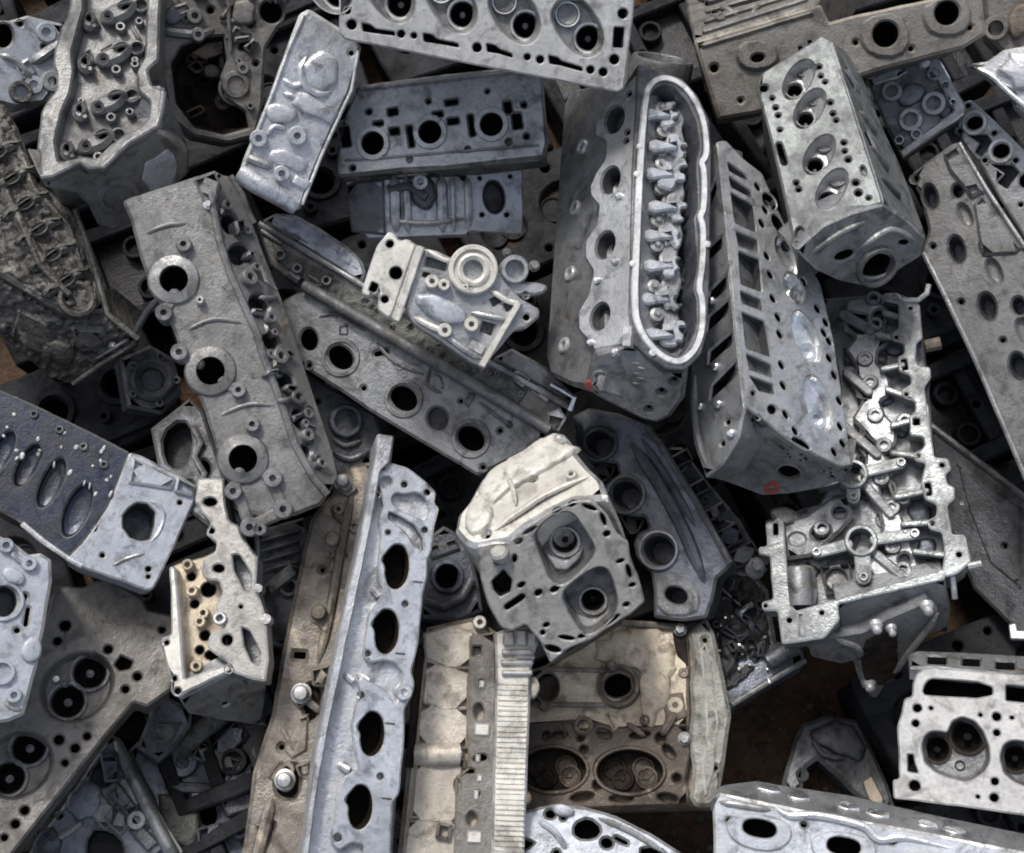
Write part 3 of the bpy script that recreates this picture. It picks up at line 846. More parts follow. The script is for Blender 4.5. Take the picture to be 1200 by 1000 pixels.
sf = f.fold((191, 106), (184, 151), (110, 110), 66, -.002)
sf.block('side_face', [(191, 100), (200, 118), (214, 150), (224, 178), (222, 205), (206, 180), (188, 152)], 0, .06, (), 'grey_dk', 'worn_dk', .004)

# ---- dark opened head beside it
t = Thing('cylinder_head', 'brown stained cylinder head with a gaping dark cavity and one round bearing boss', (258, 80), 1.98, (.05, .1), (0, 1), .14)
f = t.fr
cav = [(200, 75), (212, 55), (240, 44), (262, 42), (266, 70), (258, 90), (264, 115), (288, 132), (292, 150), (262, 158), (228, 150), (206, 122)]
f.block('casting', [(180, -40), (345, -60), (334, 22), (312, 56), (308, 122), (300, 160), (268, 168), (226, 160), (198, 138), (188, 80)], 0, .14, [H(cav, .07, 'cavity', 'soot_brown_shade', [(1, 0), (.9, .6), (.8, 1)]), H(Q(287, 50, 10, 18, 10), .02, 'slot', 'soot_shade'), H(C(318, 14, 13), .04, 'port', 'soot_shade')] + ex((247, 12, 4), (294, 28, 4), (300, 75, 3)), 'grey_warm', 'worn_dk', .004)
f.boss('bearing_boss', (276, 100), 16, .014, .62, -.01, 'worn_dk', deep=.02)
f.lathe('bearing_cup', (276, 104), [(20, -.03), (20, .002), (17, .004), (16, -.004)], -.01, 'grey_warm', 22)
f.tube('rib', [(186, 34, .003), (205, 38, .006), (232, 40, .006), (252, 34, .004)], 6, mat='worn_dk')
f.boss('bolt_boss', (228, 20), 9, .014, .4, 0, 'worn_dk')
f.boss('bolt_boss', (232, 42), 8, .016, .4, 0, 'worn_dk')
f.tube('rod', [(268, -20, .006), (268, 20, .008), (270, 60, .004)], 2.4, mat='worn_dk')
f.lump('blister', E(205, 18, 16, 10, -20), .016, 0, 'grey_dk')
f.lump('blister', E(285, 15, 14, 16), .014, 0, 'grey_warm')
f.clutter([(190, 0), (330, -20), (322, 25), (300, 60), (296, 150), (280, 90), (266, 40), (210, 45)], 18, 9, 0, ('grey_warm', 'worn_dk', 'dust'), .9, .014)
f.clutter([(210, 70), (255, 55), (262, 120), (230, 140)], 6, 10, -.07, ('soot_brown_shade', 'rust'), 1.1, .03)
f.lump('rust_patch', [(224, 62), (244, 50), (262, 48), (262, 62), (240, 70)], .004, -.03, 'rust')
f.lump('blister', E(248, 84, 11, 9), .02, -.055, 'grey_warm')
f.lump('blister', E(262, 74, 7, 10), .02, -.05, 'rust')

# ---- pale bluish end at the left edge, top
t = Thing('cylinder_head', 'pale bluish cylinder head end with one big hole, behind the oil caked head', (30, 70), 2.02, (.1, .1), (1, 0), .14)
f = t.fr
f.block('casting', [(-40, 24), (12, 24), (32, 18), (74, 28), (70, 60), (66, 100), (52, 120), (20, 126), (-40, 110)], 0, .14, [H(E(4, 42, 11, 14), .04, 'port', 'soot_shade')] + ex((52, 55, 3), (24, 28, 3)), 'silver_bl', 'worn', .004)
f.clutter([(22, 26), (70, 34), (62, 100), (20, 104), (10, 70)], 5, 15, 0, ('silver_bl', 'grey_lt'), 1.5, .008)
f.boss('bolt_boss', (24, 108), 13, .012, .6, 0, 'moss_grime', deep=.02)
f.tube('rib', [(0, 64, .004), (20, 72, .006), (40, 96, .004)], 4, mat='worn')

# ---- oil caked head, left edge
t = Thing('cylinder_head', 'oil caked brown cylinder head with baked dirt and a thin rail along its end', (60, 300), 1.88, (.12, .34), (.4, 1), .15)
f = t.fr
top = [(-60, 100), (6, 122), (22, 150), (44, 212), (88, 246), (106, 292), (126, 366), (76, 368), (30, 340), (-20, 312), (-60, 290)]
f.block('casting', top, 0, .15, (), 'oily', 'oily', .005)
f.crust('baked_dirt', [(-55, 110), (8, 130), (24, 160), (44, 222), (84, 256), (100, 296), (116, 352), (76, 360), (30, 332), (-55, 290)], .001, .0055, 2.4, 'oily', 3, 150)
f.tube('rail', [(88, 246, .003), (104, 290, .004), (126, 368, .003), (162, 398, .003)], 3.4, mat='moss_grime')
f.tube('rail', [(20, 250, .006), (46, 310, .01), (82, 346, .008)], 4, mat='oily')
for i in range(6):                                   # cross webs half buried in sludge
    x, y = 2 + i * 16, 176 + i * 30
    f.block('cross_web', [(x - 34, y + 18), (x - 26, y + 8), (x + 4, y - 12), (x + 24, y - 14), (x + 26, y - 6), (x + 6, y + 2), (x - 24, y + 22)], .012, .03, [H(E(x - 4, y + 2, 7, 3.4, -30), .008)], 'oily', 'moss_grime', .005)
f.block('long_web', [(-30, 172), (-18, 168), (20, 236), (58, 306), (86, 344), (78, 350), (46, 312), (8, 244)], .009, .02, (), 'oily', 'oily', .005)
f.block('long_web', [(10, 150), (20, 150), (44, 216), (86, 262), (104, 320), (96, 322), (78, 268), (36, 226)], .009, .02, (), 'oily', 'oily', .005)
f.lathe('bearing_ring', (90, 352), [(22, -.01), (22, .008), (18, .01), (14, .006), (12, -.004)], 0, 'oily', 22)
ef = f.fold((-20, 312), (126, 366), (40, 240), 52, -.002)
ef.block('end_face', [(-60, 291), (-20, 313), (30, 341), (76, 369), (126, 366), (164, 398), (160, 410), (118, 432), (92, 452), (64, 452), (40, 430), (0, 398), (-60, 380)], 0, .06, (), 'oily', 'oily', .006)
ef.crust('baked_dirt', [(-50, 300), (30, 346), (76, 374), (124, 372), (156, 400), (90, 444), (62, 444), (0, 390), (-50, 374)], .002, .005, 2.6, 'oily', 5, 120)
ef.block('end_pad', [(20, 360), (60, 380), (70, 410), (40, 420), (10, 392)], .008, .02, (), 'oily', 'moss_grime', .006)
ef.block('end_pad', [(84, 384), (120, 386), (134, 400), (100, 420), (80, 410)], .008, .02, (), 'oily', 'moss_grime', .006)
ef.tube('rail', [(158, 402, .006), (120, 426, .008), (86, 450, .006)], 3.4, mat='moss_grime')
ef.tube('rail', [(150, 398, .008), (114, 420, .008)], 2.0, mat='worn_dk')
ef.tube('push_rod', [(160, 388, .012), (172, 366, .016), (186, 350, .02)], 4, mat='grey_dk')
ef.lump('blister', E(70, 410, 22, 14, 20), .016, 0, 'oily')
ef.bolt((132, 405), 4, .004, .006, 'worn')

# ---- bright silver casting leaning near the top
t = Thing('cylinder_head', 'bright silver casting with soft raised bosses, rounded roll along its lower end', (350, 125), 1.80, (.05, .10), (-.45, 1), .12)
f = t.fr
f.block('casting', [(351, 16), (362, 10), (398, 32), (424, 54), (418, 84), (410, 110), (398, 134), (384, 168), (368, 205), (352, 246), (338, 246), (310, 226), (279, 205), (286, 184), (302, 146), (318, 105), (336, 56)], 0, .12, ex((304, 163, 3), (347, 160, 3.4), (330, 203, 3), (412, 62, 3)), 'silver', 'worn_lt', .005, [(0, .02), (.006, .03), (.006, .12)])
f.tube('cast_arc', [(360, 66), (354, 78), (354, 92), (362, 104), (376, 110), (390, 106)], 5, mat='silver', h=.004)
f.lump('boss_pad', E(376, 84, 20, 24, 25), .010, 0, 'silver')
f.lump('cast_pad', [(346, 106), (360, 110), (380, 122), (396, 132), (388, 146), (374, 138), (356, 132), (342, 122)], .010, 0, 'silver')
f.lump('cast_pad', chaikin([(316, 120), (338, 122), (352, 132), (348, 142), (328, 146), (310, 140)], 1), .009, 0, 'silver')
f.lump('cast_pad', chaikin([(318, 172), (340, 176), (362, 188), (356, 202), (340, 198), (316, 188)], 1), .006, 0, 'silver')
f.boss('bolt_boss', (303, 163), 10, .010, .4, 0, 'silver')
f.boss('bolt_boss', (348, 160), 11, .012, .34, 0, 'silver')
f.boss('bolt_boss', (330, 204), 9.5, .010, .4, 0, 'silver')
f.tube('rim_lip', [(284, 200), (300, 158), (320, 108), (340, 54), (356, 18)], 2.4, mat='worn_lt', h=.001)
f.tube('rim_lip', [(420, 60), (412, 106), (396, 140), (376, 184), (354, 240)], 2.2, mat='worn_lt', h=.001)
f.tube('web', [(336, 152, .002), (322, 148, .004), (312, 160, .003)], 3.5, mat='silver')
f.tube('web', [(330, 92, .002), (344, 100, .004), (358, 96, .003)], 3.5, mat='silver')
f.tube('web', [(332, 110, .002), (342, 112, .004), (352, 120, .003)], 3, mat='silver')
f.tube('end_roll', [(282, 202, -.008), (300, 214, -.004), (326, 228, -.004), (348, 240, -.008)], 13, mat='silver', seg=14)
f.lump('plug', Q(352, 214, 20, 11, 28), .008, 0, 'silver')
f.tube('web', [(288, 184, .001), (304, 190, .004), (320, 196, .003)], 6, mat='worn')

# ---- silver part under the three-port head
t = Thing('cylinder_head', 'silver ribbed casting with an oval port plate, wedged under the three port head', (520, 235), 1.93, (0, .02), (1, 0), .11)
f = t.fr
f.block('casting', [(405, 214), (452, 208), (548, 203), (552, 270), (548, 278), (430, 282), (412, 262)], -.006, .10, (), 'silver', 'worn', .004)
f.block('port_plate', [(546, 203), (613, 198), (613, 274), (604, 275), (548, 271)], 0, .08, [H(E(579, 231, 13, 20, -6, 22), .05, 'port', 'grey_dk', [(1, 0), (.92, .4), (.8, 1)])] + ex((565, 252, 3), (594, 252, 3), (562, 209, 2.4), (598, 207, 2.4)), 'silver_bl', 'worn_lt', .002)
for x, wd in ((462, 7), (476, 5), (517, 7), (530, 3), (548, 5)):
    f.tube('rib', [(x, 206, .001), (x + 1, 235, .003), (x + 2, 272, .001)], wd, mat='silver')
f.lump('dark_boss', E(497, 226, 15, 20), .024, -.006, 'grey_dk')
f.boss('bolt_boss', (493, 214), 9, .028, .4, -.006, 'silver')
f.tube('hose_stub', [(455, 222, 0), (480, 218, .008), (500, 232, .014)], 5, mat='grey_dk')
f.block('grimy_end', [(404, 216), (450, 210), (452, 276), (412, 272)], .003, .05, (), 'grey_dk', 'worn_dk', .003)
f.tube('web', [(456, 258, .001), (500, 262, .004), (545, 256, .001)], 3, mat='worn')

# ---- pale bearing carrier
t = Thing('bearing_carrier', 'pale cast bearing carrier with a big ring bore, lying on the long diagonal head', (530, 335), 1.76, (.04, .10), (.85, .5), .06, 'engine part')
f = t.fr
f.block('flange', [(456, 271), (463, 274), (468, 282), (478, 280), (487, 286), (497, 290), (466, 376), (458, 374), (450, 370), (442, 362), (444, 342), (436, 346), (429, 348), (423, 343), (430, 322), (436, 304), (442, 288)], .004, .03, [H(C(457, 286, 4.5), .02), H(C(464, 320, 7.5), .03), H(C(451, 351, 4.5), .02), H([(436, 330), (444, 334), (440, 344), (432, 340)], .012)], 'cream', 'worn_lt', .002)
f.block('rail', [(490, 287), (498, 290), (468, 378), (460, 375)], .010, .016, mat='cream', edge='worn_lt', bev=.0015)
f.block('rail', [(484, 286), (487, 287), (457, 372), (454, 370)], .007, .012, mat='cream', edge='worn_lt', bev=.001)
pk = [[(574, 350), (584, 345), (588, 354), (578, 360)], [(590, 356), (600, 352), (602, 360), (594, 366)], [(566, 376), (580, 380), (576, 394), (562, 388)], [(500, 300), (524, 308), (522, 318), (498, 312)], [(496, 318), (505, 320), (502, 326), (494, 324)]]
f.block('casting', [(497, 291), (512, 294), (528, 302), (560, 300), (586, 320), (610, 350), (632, 362), (632, 372), (617, 385), (604, 386), (566, 430), (552, 424), (520, 402), (486, 380), (474, 362), (482, 330)], 0, .05, [H(q, .018, 'pocket', 'grey') for q in pk] + ex((617, 372, 4)), 'grey_lt', 'worn_lt', .003)
f.lump('oil_barrel', chaikin([(492, 342), (512, 346), (548, 362), (546, 378), (520, 380), (486, 362)], 1), .014, 0, 'silver_bl')
f.lathe('ring_bore', (554, 317), [(30, -.03), (29, .012), (27.5, .0135), (23.5, .0135), (22.5, .009), (19.5, .009), (19, .012), (16, .013), (12, .010), (11, -.012)], 0, 'cream', 36)
f.lathe('ring_bore', (603, 316), [(18, -.03), (17, .004), (15.5, .006), (11.5, .006), (10, -.012)], 0, 'grey_lt', 26)
f.block('ear', chaikin([(584, 330), (612, 330), (640, 332), (642, 342), (622, 348), (600, 346)], 1), -.004, .03, ex((616, 346, 3)), 'grey_lt', 'worn', .003)
f.bolt((626, 312), 5, -.004, .012, 'worn')
f.bolt((594, 296), 4, -.008, .010, 'worn_dk')
for x, y, r in ((506, 331, 8), (520, 335, 7), (521, 388, 8.5), (552, 381, 8.5), (545, 338, 4)):
    f.boss('bolt_boss', (x, y), r, .014, .38, 0, 'cream')
f.block('rail', [(606, 352), (613, 355), (568, 432), (561, 428)], .010, .02, mat='cream', edge='worn_lt', bev=.0015)
f.tube('web', [(486, 372, .004), (504, 382, .008), (520, 388, .010)], 4, mat='cream')
f.tube('web', [(520, 392, .004), (545, 410, .006), (562, 420, .004)], 4, mat='grey_lt')
f.tube('web', [(575, 340, .006), (594, 352, .006), (608, 356, .006)], 3.4, mat='cream')
f.tube('web', [(552, 366, .004), (580, 372, .006), (596, 374, .004)], 3.4, mat='grey_lt')
f.tube('web', [(500, 293, .006), (520, 304, .008), (532, 306, .008)], 3, mat='cream')
f.block('number_plate', Q(559, 407, 18, 12, 28), .003, .006, mat='worn_lt', edge='worn_lt', bev=.001)

# ---- long diagonal head
t = Thing('cylinder_head', 'long blue grey cylinder head lying diagonally, round bar above its row of ports', (480, 430), 1.90, (-.12, .10), (.86, .5), .12)
f = t.fr
hol = [H(E(362, 398, 10, 13, -10), .04, 'port', 'soot_shade', TUBE), H(E(399, 419, 16, 12.5, 42, 20), .04, 'port', 'soot_shade', TUBE), H(E(473, 467, 17, 13.5, 38, 20), .04, 'port', 'soot_shade', TUBE), H(E(513, 491, 12, 14, -15), .02, 'port', 'grey_dk'), H(E(552, 514, 17, 13.5, 38, 20), .04, 'port', 'soot_shade', TUBE), H(SL(441, 415, 452, 412, 6), .015)]
hol += ex((426, 455, 3), (586, 505, 3), (566, 548, 3), (362, 428, 3), (540, 470, 2.4), (597, 498, 2.6))
f.block('port_face', [(332, 352), (356, 338), (420, 376), (500, 423), (580, 470), (646, 508), (632, 522), (560, 558), (500, 522), (440, 486), (386, 450), (336, 418), (318, 392), (322, 368)], 0, .10, hol, 'grey', 'worn', .004, [(0, .02), (.005, .026), (.005, .10)])
for x, y, a in ((399, 419, 42), (473, 467, 38), (552, 514, 38)):
    f.lathe('port_ring', (x, y), [(24, -.002), (22.5, .003), (18.5, .003), (18, -.003)], 0, 'worn_dk', 26, cap=False)
f.tube('bar', [(356, 334, .012), (420, 372, .014), (500, 419, .014), (580, 466, .014), (644, 504, .012)], 7.5, mat='worn_dk', seg=12)
f.tube('bar', [(340, 322, .006), (352, 330, .010)], 6, mat='grey_dk')
f.block('tray', [(302, 264), (424, 336), (573, 424), (670, 478), (660, 496), (644, 508), (500, 424), (356, 340), (316, 312)], .004, .08, (), 'grey_warm', 'worn_dk', .003)
f.crust('grit', [(316, 282), (420, 342), (500, 388), (570, 430), (620, 458), (606, 478), (500, 416), (362, 334), (324, 306)], .006, .005, 3, 'moss_grime', 9, 90)
f.tube('tray_edge', [(304, 262, .008), (364, 298, .012), (424, 334, .012), (500, 380, .010), (573, 424, .012), (668, 478, .012)], 3.4, mat='worn')
f.tube('tray_edge', [(306, 270, .008), (330, 286, .008)], 2.4, mat='worn')
f.block('upper_deck', [(306, 258), (322, 250), (346, 252), (376, 268), (408, 290), (424, 306), (428, 320), (424, 333)], .002, .09, (), 'silver_bl', 'worn_lt', .004)
f.crust('flaked_skin', [(316, 256), (346, 256), (376, 272), (406, 294), (420, 316), (380, 300), (330, 270)], .003, .006, 3, 'silver_bl', 4, 80)
f.block('upper_deck', [(576, 420), (600, 408), (640, 430), (672, 462), (670, 476)], .002, .08, (), 'grey', 'worn', .004)
for q in (((596, 440), (606, 434), (622, 444), (612, 454)), ((622, 458), (632, 452), (648, 462), (640, 472))):
    f.block('cast_pad', list(q), .012, .012, mat='grey_lt', edge='worn_lt', bev=.002)
for q in ((330, 300, 9), (350, 316, 8), (384, 330, 8)):
    f.boss('bolt_boss', q[:2], q[2] * .8, .012, .5, .004, 'worn_dk')
f.tube('bright_clip', [(646, 450, .016), (660, 458, .018), (673, 466, .018), (668, 481, .014)], 3.4, mat='bright')
f.block('end_lug', [(642, 484), (656, 478), (664, 490), (654, 506), (640, 500)], .016, .03, mat='silver', edge='bright', bev=.003)
for a, b, c_ in (((372, 372), (396, 368), (430, 390)), ((440, 400), (462, 424), (500, 440)), ((505, 432), (500, 450), (520, 462)), ((560, 470), (580, 486), (600, 500))):
    f.tube('web', [(*a, .001), (*b, .003), (*c_, .001)], 2.4, mat='worn_dk')
f.clutter([(372, 360), (420, 384), (560, 466), (620, 505), (590, 500), (450, 430), (380, 384)], 5, 44, 0, ('grey', 'grey'), .9, .004)
f.clutter([(312, 276), (420, 340), (560, 424), (640, 470), (620, 480), (500, 410), (360, 325)], 14, 45, .006, ('moss_grime', 'grey_warm', 'worn_dk'), .7, .008)

# ---- long exhaust side, left of centre
t = Thing('cylinder_head', 'long dusty grey cylinder head with three round flanged ports and ring shaped lugs', (245, 430), 1.78, (-.10, .12), (.36, 1), .12)
f = t.fr
hol = [H(C(x, y, 16.5, 26), .05, 'port', 'soot_shade', TUBE) for x, y in ((204, 328), (247, 435), (285, 538))]
face = [(143, 236), (150, 232), (227, 207), (252, 199), (258, 214), (250, 243), (257, 282), (269, 319), (283, 351), (299, 386), (309, 418), (316, 436), (333, 482), (345, 520), (366, 558), (384, 580), (376, 592), (346, 604), (310, 610), (288, 604), (274, 580), (260, 552), (240, 482), (220, 438), (202, 384), (178, 340), (164, 302), (153, 258)]
f.block('casting', face, 0, .12, hol, 'dust', 'worn_dk', .004, [(0, .03), (.004, .036), (.004, .12)])
for (x, y), mt in (((204, 328), 'worn'), ((247, 435), 'dust'), ((285, 538), 'dust')):
    f.lathe('port_flange', (x, y), [(31, -.002), (28.5, .004), (26.5, .005), (18, .005), (16.6, .006), (16.4, -.004)], 0, mt, 32, cap=False)
lug = [(216, 288, 9.5), (193, 368, 10), (211, 414, 10), (280, 458, 9), (296, 498, 9), (274, 576, 10), (320, 561, 11), (332, 597, 11), (293, 618, 11), (305, 620, 8), (235, 353, 5)]
for x, y, r in lug:
    f.boss('lug', (x, y), r, .012, .34, 0, 'worn_dk' if r > 6 else 'worn_lt', base=.03)
for a, b in (((193, 366), (204, 345)), ((211, 414), (232, 425)), ((280, 458), (262, 448)), ((296, 500), (290, 515)), ((274, 574), (280, 555)), ((320, 561), (304, 552)), ((332, 597), (322, 570)), ((293, 616), (282, 585)), ((216, 290), (212, 305)), ((296, 616), (330, 600))):
    f.link(a, b, 15, .003, 'dust', 'dust')
f.tube('rim_lip', [(248, 226), (250, 243), (257, 282), (269, 319), (283, 351), (299, 386), (309, 418), (316, 436), (333, 482), (345, 520), (366, 558), (384, 580)], 4.6, mat='worn_dk', h=.003)
f.bolt((244, 240), 4.5, .002, .008)
f.block('end_block', [(226, 210), (252, 200), (258, 214), (254, 234), (238, 238)], .006, .02, mat='dust', edge='worn_dk', bev=.003)
f.tube('cast_line', [(166, 276, .000), (194, 264, .002), (222, 262, .000)], 3, mat='dust')
f.tube('cast_line', [(214, 390, .000), (250, 374, .002), (290, 380, .000)], 3, mat='dust')
f.tube('cast_line', [(252, 490, .000), (290, 474, .002), (326, 476, .000)], 3, mat='dust')
sf = f.fold((250, 243), (366, 558), (220, 400), 40, -.004)
pks = [E(270, 262, 9, 12, -20), E(281, 298, 13, 12), E(304, 358, 11, 14, -20), E(318, 398, 8, 12, -20), E(336, 448, 9, 12, -20), E(352, 490, 8, 12, -20), E(358, 530, 7, 9)]
sf.block('valve_side', [(252, 198), (262, 204), (272, 206), (284, 226), (296, 256), (312, 300), (332, 350), (352, 410), (372, 470), (392, 530), (398, 560), (386, 580), (366, 559), (345, 521), (333, 483), (316, 437), (309, 419), (299, 387), (283, 352), (269, 320), (257, 283), (250, 243)], 0, .06, [H(q, .025, 'pocket', 'grey_dk') for q in pks], 'dust', 'worn_dk', .004)
sf.tube('rim_lip', [(270, 206), (284, 228), (298, 262)], 3.5, mat='worn_dk', h=.002)
for x, y, r in ((288, 328, 10), (296, 316, 6), (313, 375, 7), (324, 420, 10), (344, 468, 9), (356, 512, 8), (262, 244, 7), (372, 545, 7)):
    sf.boss('bolt_boss', (x, y), r, .012, .45, -.002, 'dust' if r > 7 else 'worn_dk')
sf.tube('oil_pipe', [(306, 312, .01), (312, 330, .012), (324, 340, .012)], 2.4, mat='worn_dk')

sf.clutter([(262, 215), (280, 230), (310, 310), (345, 410), (380, 520), (372, 545), (340, 500), (300, 380), (262, 260)], 22, 51, 0, ('dust', 'grey_dk', 'worn_dk'), .8, .012)

# ---- white end plate with oily deck
t = Thing('cylinder_head', 'cylinder head with a clean white end plate and a wet black oily deck', (155, 610), 1.82, (.05, .12), (.45, -.9), .10)
f = t.fr
pl = [(152, 530), (166, 534), (209, 556), (222, 564), (232, 570), (228, 588), (205, 640), (180, 690), (172, 692), (150, 684), (94, 665), (78, 655), (100, 632), (114, 612), (127, 592), (139, 562)]
f.block('end_plate', pl, 0, .09, [H([(150, 596), (160, 589), (172, 590), (182, 600), (181, 616), (176, 632), (164, 634), (152, 630), (144, 618), (144, 604)], .05, 'port', 'grey_dk', [(1, 0), (.94, .4), (.85, 1)])] + ex((211, 589, 3), (174, 667, 3.4), (120, 651, 3), (111, 620, 2.6), (174, 676, 2.6)), 'silver_bl', 'worn_lt', .0025)
f.tube('cast_arc', [(172, 586), (186, 592), (192, 606), (186, 624), (174, 638)], 2.6, mat='silver_bl', h=.001)
f.tube('cast_line', [(130, 664), (150, 654), (172, 648)], 2.4, mat='worn', h=.001)
f.block('raised_pad', [(156, 536), (206, 560), (202, 574), (150, 566)], .006, .01, mat='silver_bl', edge='worn_lt', bev=.003)
f.block('raised_pad', [(208, 558), (231, 570), (226, 582), (204, 576)], .009, .014, mat='silver_bl', edge='worn_lt', bev=.003)
df = f.fold((152, 530), (79, 656), (190, 610), 7, 0)
bl = [E(90, 598, 14, 34, 24, 20), E(60, 566, 12, 32, 26, 20), E(32, 545, 11, 28, 28, 20), E(2, 530, 11, 28, 28, 20)]
df.block('deck', [(-60, 450), (-20, 448), (40, 474), (110, 508), (152, 530), (139, 562), (127, 592), (114, 612), (100, 632), (79, 656), (46, 632), (20, 610), (-20, 588), (-60, 560)], 0, .09, [H(q, .009, 'combustion_chamber', 'wet_deck', BOWL) for q in bl], 'wet_deck', 'worn_dk', .003)
df.tube('edge_strip', [(26, 614), (50, 634), (80, 655), (96, 664)], 3.4, mat='worn_lt', h=.002)
rr = random.Random(5)
for i in range(26):
    x = rr.uniform(0, 132); y = 500 + rr.uniform(-20, 40) + x * .36
    df.lump('oil_drop', E(x, y, rr.uniform(1.4, 3), rr.uniform(2, 5), 25 + rr.uniform(-20, 20), 9), .0025, 0, 'grey_lt')
for x, y in ((70, 504), (98, 524), (122, 545), (40, 486)):
    df.boss('bolt_boss', (x, y), 5, .004, .5, 0, 'worn_dk')

# ---- big open cam side, right
t = Thing('cylinder_head', 'large grey cylinder head, cam side open, with scalloped light rim and round cam bearings', (1010, 560), 1.835, (-.02, .26), (.25, 1), .12)
f = t.fr
f.block('floor', [(958, 350), (1036, 344), (1056, 344), (1078, 356), (1082, 400), (1088, 440), (1094, 536), (1112, 560), (1116, 626), (1136, 662), (1118, 676), (978, 706), (960, 740), (918, 752), (905, 690), (896, 610), (960, 590), (990, 540), (982, 440), (970, 380)], -.036, .08, (), 'grey', 'worn_dk', .003)
f.clutter([(1000, 360), (1050, 360), (1060, 460), (1090, 560), (1100, 650), (990, 690), (930, 680), (915, 620), (990, 570), (990, 470)], 14, 61, -.040, ('grey', 'grey_dk', 'worn_dk'), 1.5, .018)
spine = [(1036, 343), (1053, 343), (1057, 351), (1068, 353), (1077, 356), (1081, 397), (1074, 402), (1073, 422), (1077, 429), (1090, 430), (1091, 442), (1083, 454), (1095, 536), (1111, 537), (1115, 550), (1108, 556), (1110, 567), (1119, 571), (1119, 585), (1110, 592), (1115, 626), (1131, 627), (1138, 659), (1121, 673), (1107, 676), (1104, 668), (1107, 650), (1104, 624), (1089, 620), (1086, 610), (1097, 605), (1098, 592), (1083, 585), (1079, 564), (1085, 543), (1072, 540), (1071, 531), (1083, 524), (1082, 512), (1066, 510), (1065, 488), (1073, 481), (1072, 470), (1058, 466), (1056, 457), (1068, 450), (1067, 440), (1053, 435), (1052, 418), (1060, 414), (1058, 402), (1046, 399), (1043, 390), (1053, 385), (1053, 356), (1036, 352)]
f.block('rim', spine, 0, .06, [H(Q(1060, 427, 7, 13, -10), .02), H(Q(1074, 494, 8, 8), .02), H(Q(1088, 573, 7, 15, -10), .02), H(Q(1127, 590, 1, 1), .01)] + ex((1050, 395, 2.6), (1062, 462, 2.6), (1076, 534, 2.6), (1092, 613, 2.8), (1104, 545, 3), (1124, 650, 3.4), (1067, 361, 2.4)), 'grey_green', 'worn_lt', .002)
f.block('rim', [(897, 613), (906, 612), (912, 606), (918, 612), (921, 650), (926, 700), (932, 716), (980, 702), (1106, 667), (1108, 679), (982, 708), (984, 726), (966, 748), (940, 752), (916, 755), (911, 716), (894, 716), (892, 706), (906, 702), (902, 652), (889, 650), (889, 641), (899, 640)], 0, .05, [H(Q(909, 620, 6, 14), .03)] + ex((925, 727, 3.4), (963, 718, 3), (897, 710, 2.4)), 'grey_green', 'worn_lt', .002)
f.block('valve_deck', [(992, 352), (1012, 348), (1030, 350), (1042, 362), (1036, 390), (1044, 402), (1030, 410), (1028, 425), (1042, 440), (1046, 462), (1032, 470), (1038, 486), (1052, 500), (1050, 520), (1036, 532), (1054, 548), (1042, 560), (1052, 590), (1060, 612), (1070, 640), (1078, 664), (1050, 680), (1030, 684), (1010, 660), (1020, 640), (1034, 618), (1030, 600), (1012, 575), (1000, 560), (1015, 540), (1003, 520), (1012, 505), (998, 490), (1010, 470), (996, 450), (1004, 430), (990, 410), (1002, 395), (986, 380)], -.018, .05, [H(Q(1004, 378, 20, 22, 8), .04, 'pocket', 'soot_shade'), H([(1004, 440), (1014, 452), (1020, 466), (1006, 464)], .03, 'pocket', 'soot_shade'), H([(1010, 506), (1026, 520), (1014, 532)], .03, 'pocket', 'soot_shade'), H(E(1040, 574, 8, 10), .03, 'pocket', 'soot_shade'), H(E(1036, 640, 9, 12), .03, 'pocket', 'black'), H(E(1030, 372, 7, 9), .03, 'pocket', 'black'), H(E(1060, 656, 7, 8), .03, 'pocket', 'black')], 'grey_lt', 'worn', .004)
# cam bearing webs
def bearing(cx, cy, r, arms):
    mb = MB()
    f.lathe('', (cx, cy), [(r * 1.45, -.04), (r * 1.42, .002), (r * 1.3, .004), (r * 1.06, .004), (r, .001), (r * .97, -.03)], -.004, seg=28, mb=mb)
    for (x, y, wd) in arms:
        L = math.hypot(x - cx, y - cy); k = r * 1.2 / L
        f.block('', SL(cx + (x - cx) * k, cy + (y - cy) * k, x, y, wd), -.003, .04, mb=mb, bev=.002)
    o = t.obj('cam_bearing', mb, ['grey_green', 'worn_lt', 'soot_shade'])
    for (x, y, wd) in arms:
        f.boss('bolt_boss', (x, y), 5.4, .004, .5, -.003, 'grey_lt')
bearing(1009, 634, 13.5, [(957, 647, 13), (1072, 625, 13), (1012, 676, 19)])
bearing(999, 556, 13, [(1056, 542, 13), (1000, 582, 16), (962, 566, 10)])
for x, y in ((1024, 358), (1026, 388), (1014, 428), (1020, 455), (1026, 493), (1036, 528), (1033, 566), (1045, 600), (1046, 645), (1058, 672), (964, 624), (1060, 500), (1058, 588)):
    f.lathe('valve_guide', (x, y), [(11, -.004), (10, .026), (8.5, .029), (5, .029), (4.4, .01)], -.042, 'grey', 16)
    f.lathe('retainer', (x, y), [(5.6, 0), (5.4, .006), (3, .007)], -.024, 'worn_lt', 12)
for a, b in (((992, 436), (1018, 458)), ((990, 500), (1028, 532)), ((1016, 570), (1044, 602)), ((1025, 648), (1060, 676)), ((988, 368), (1020, 386))):
    f.block('rocker_web', SL(*a, *b, 11), -.012, .03, mat='grey', edge='worn', bev=.002)
for x, y, rx, ry in ((1062, 375, 12, 18), (1048, 410, 12, 10), (1056, 505, 10, 10), (1078, 600, 14, 16), (1086, 645, 12, 14), (1038, 470, 10, 8)):
    f.lump('oil_pad', E(x, y, rx, ry), .014, -.040, 'blue_dk')
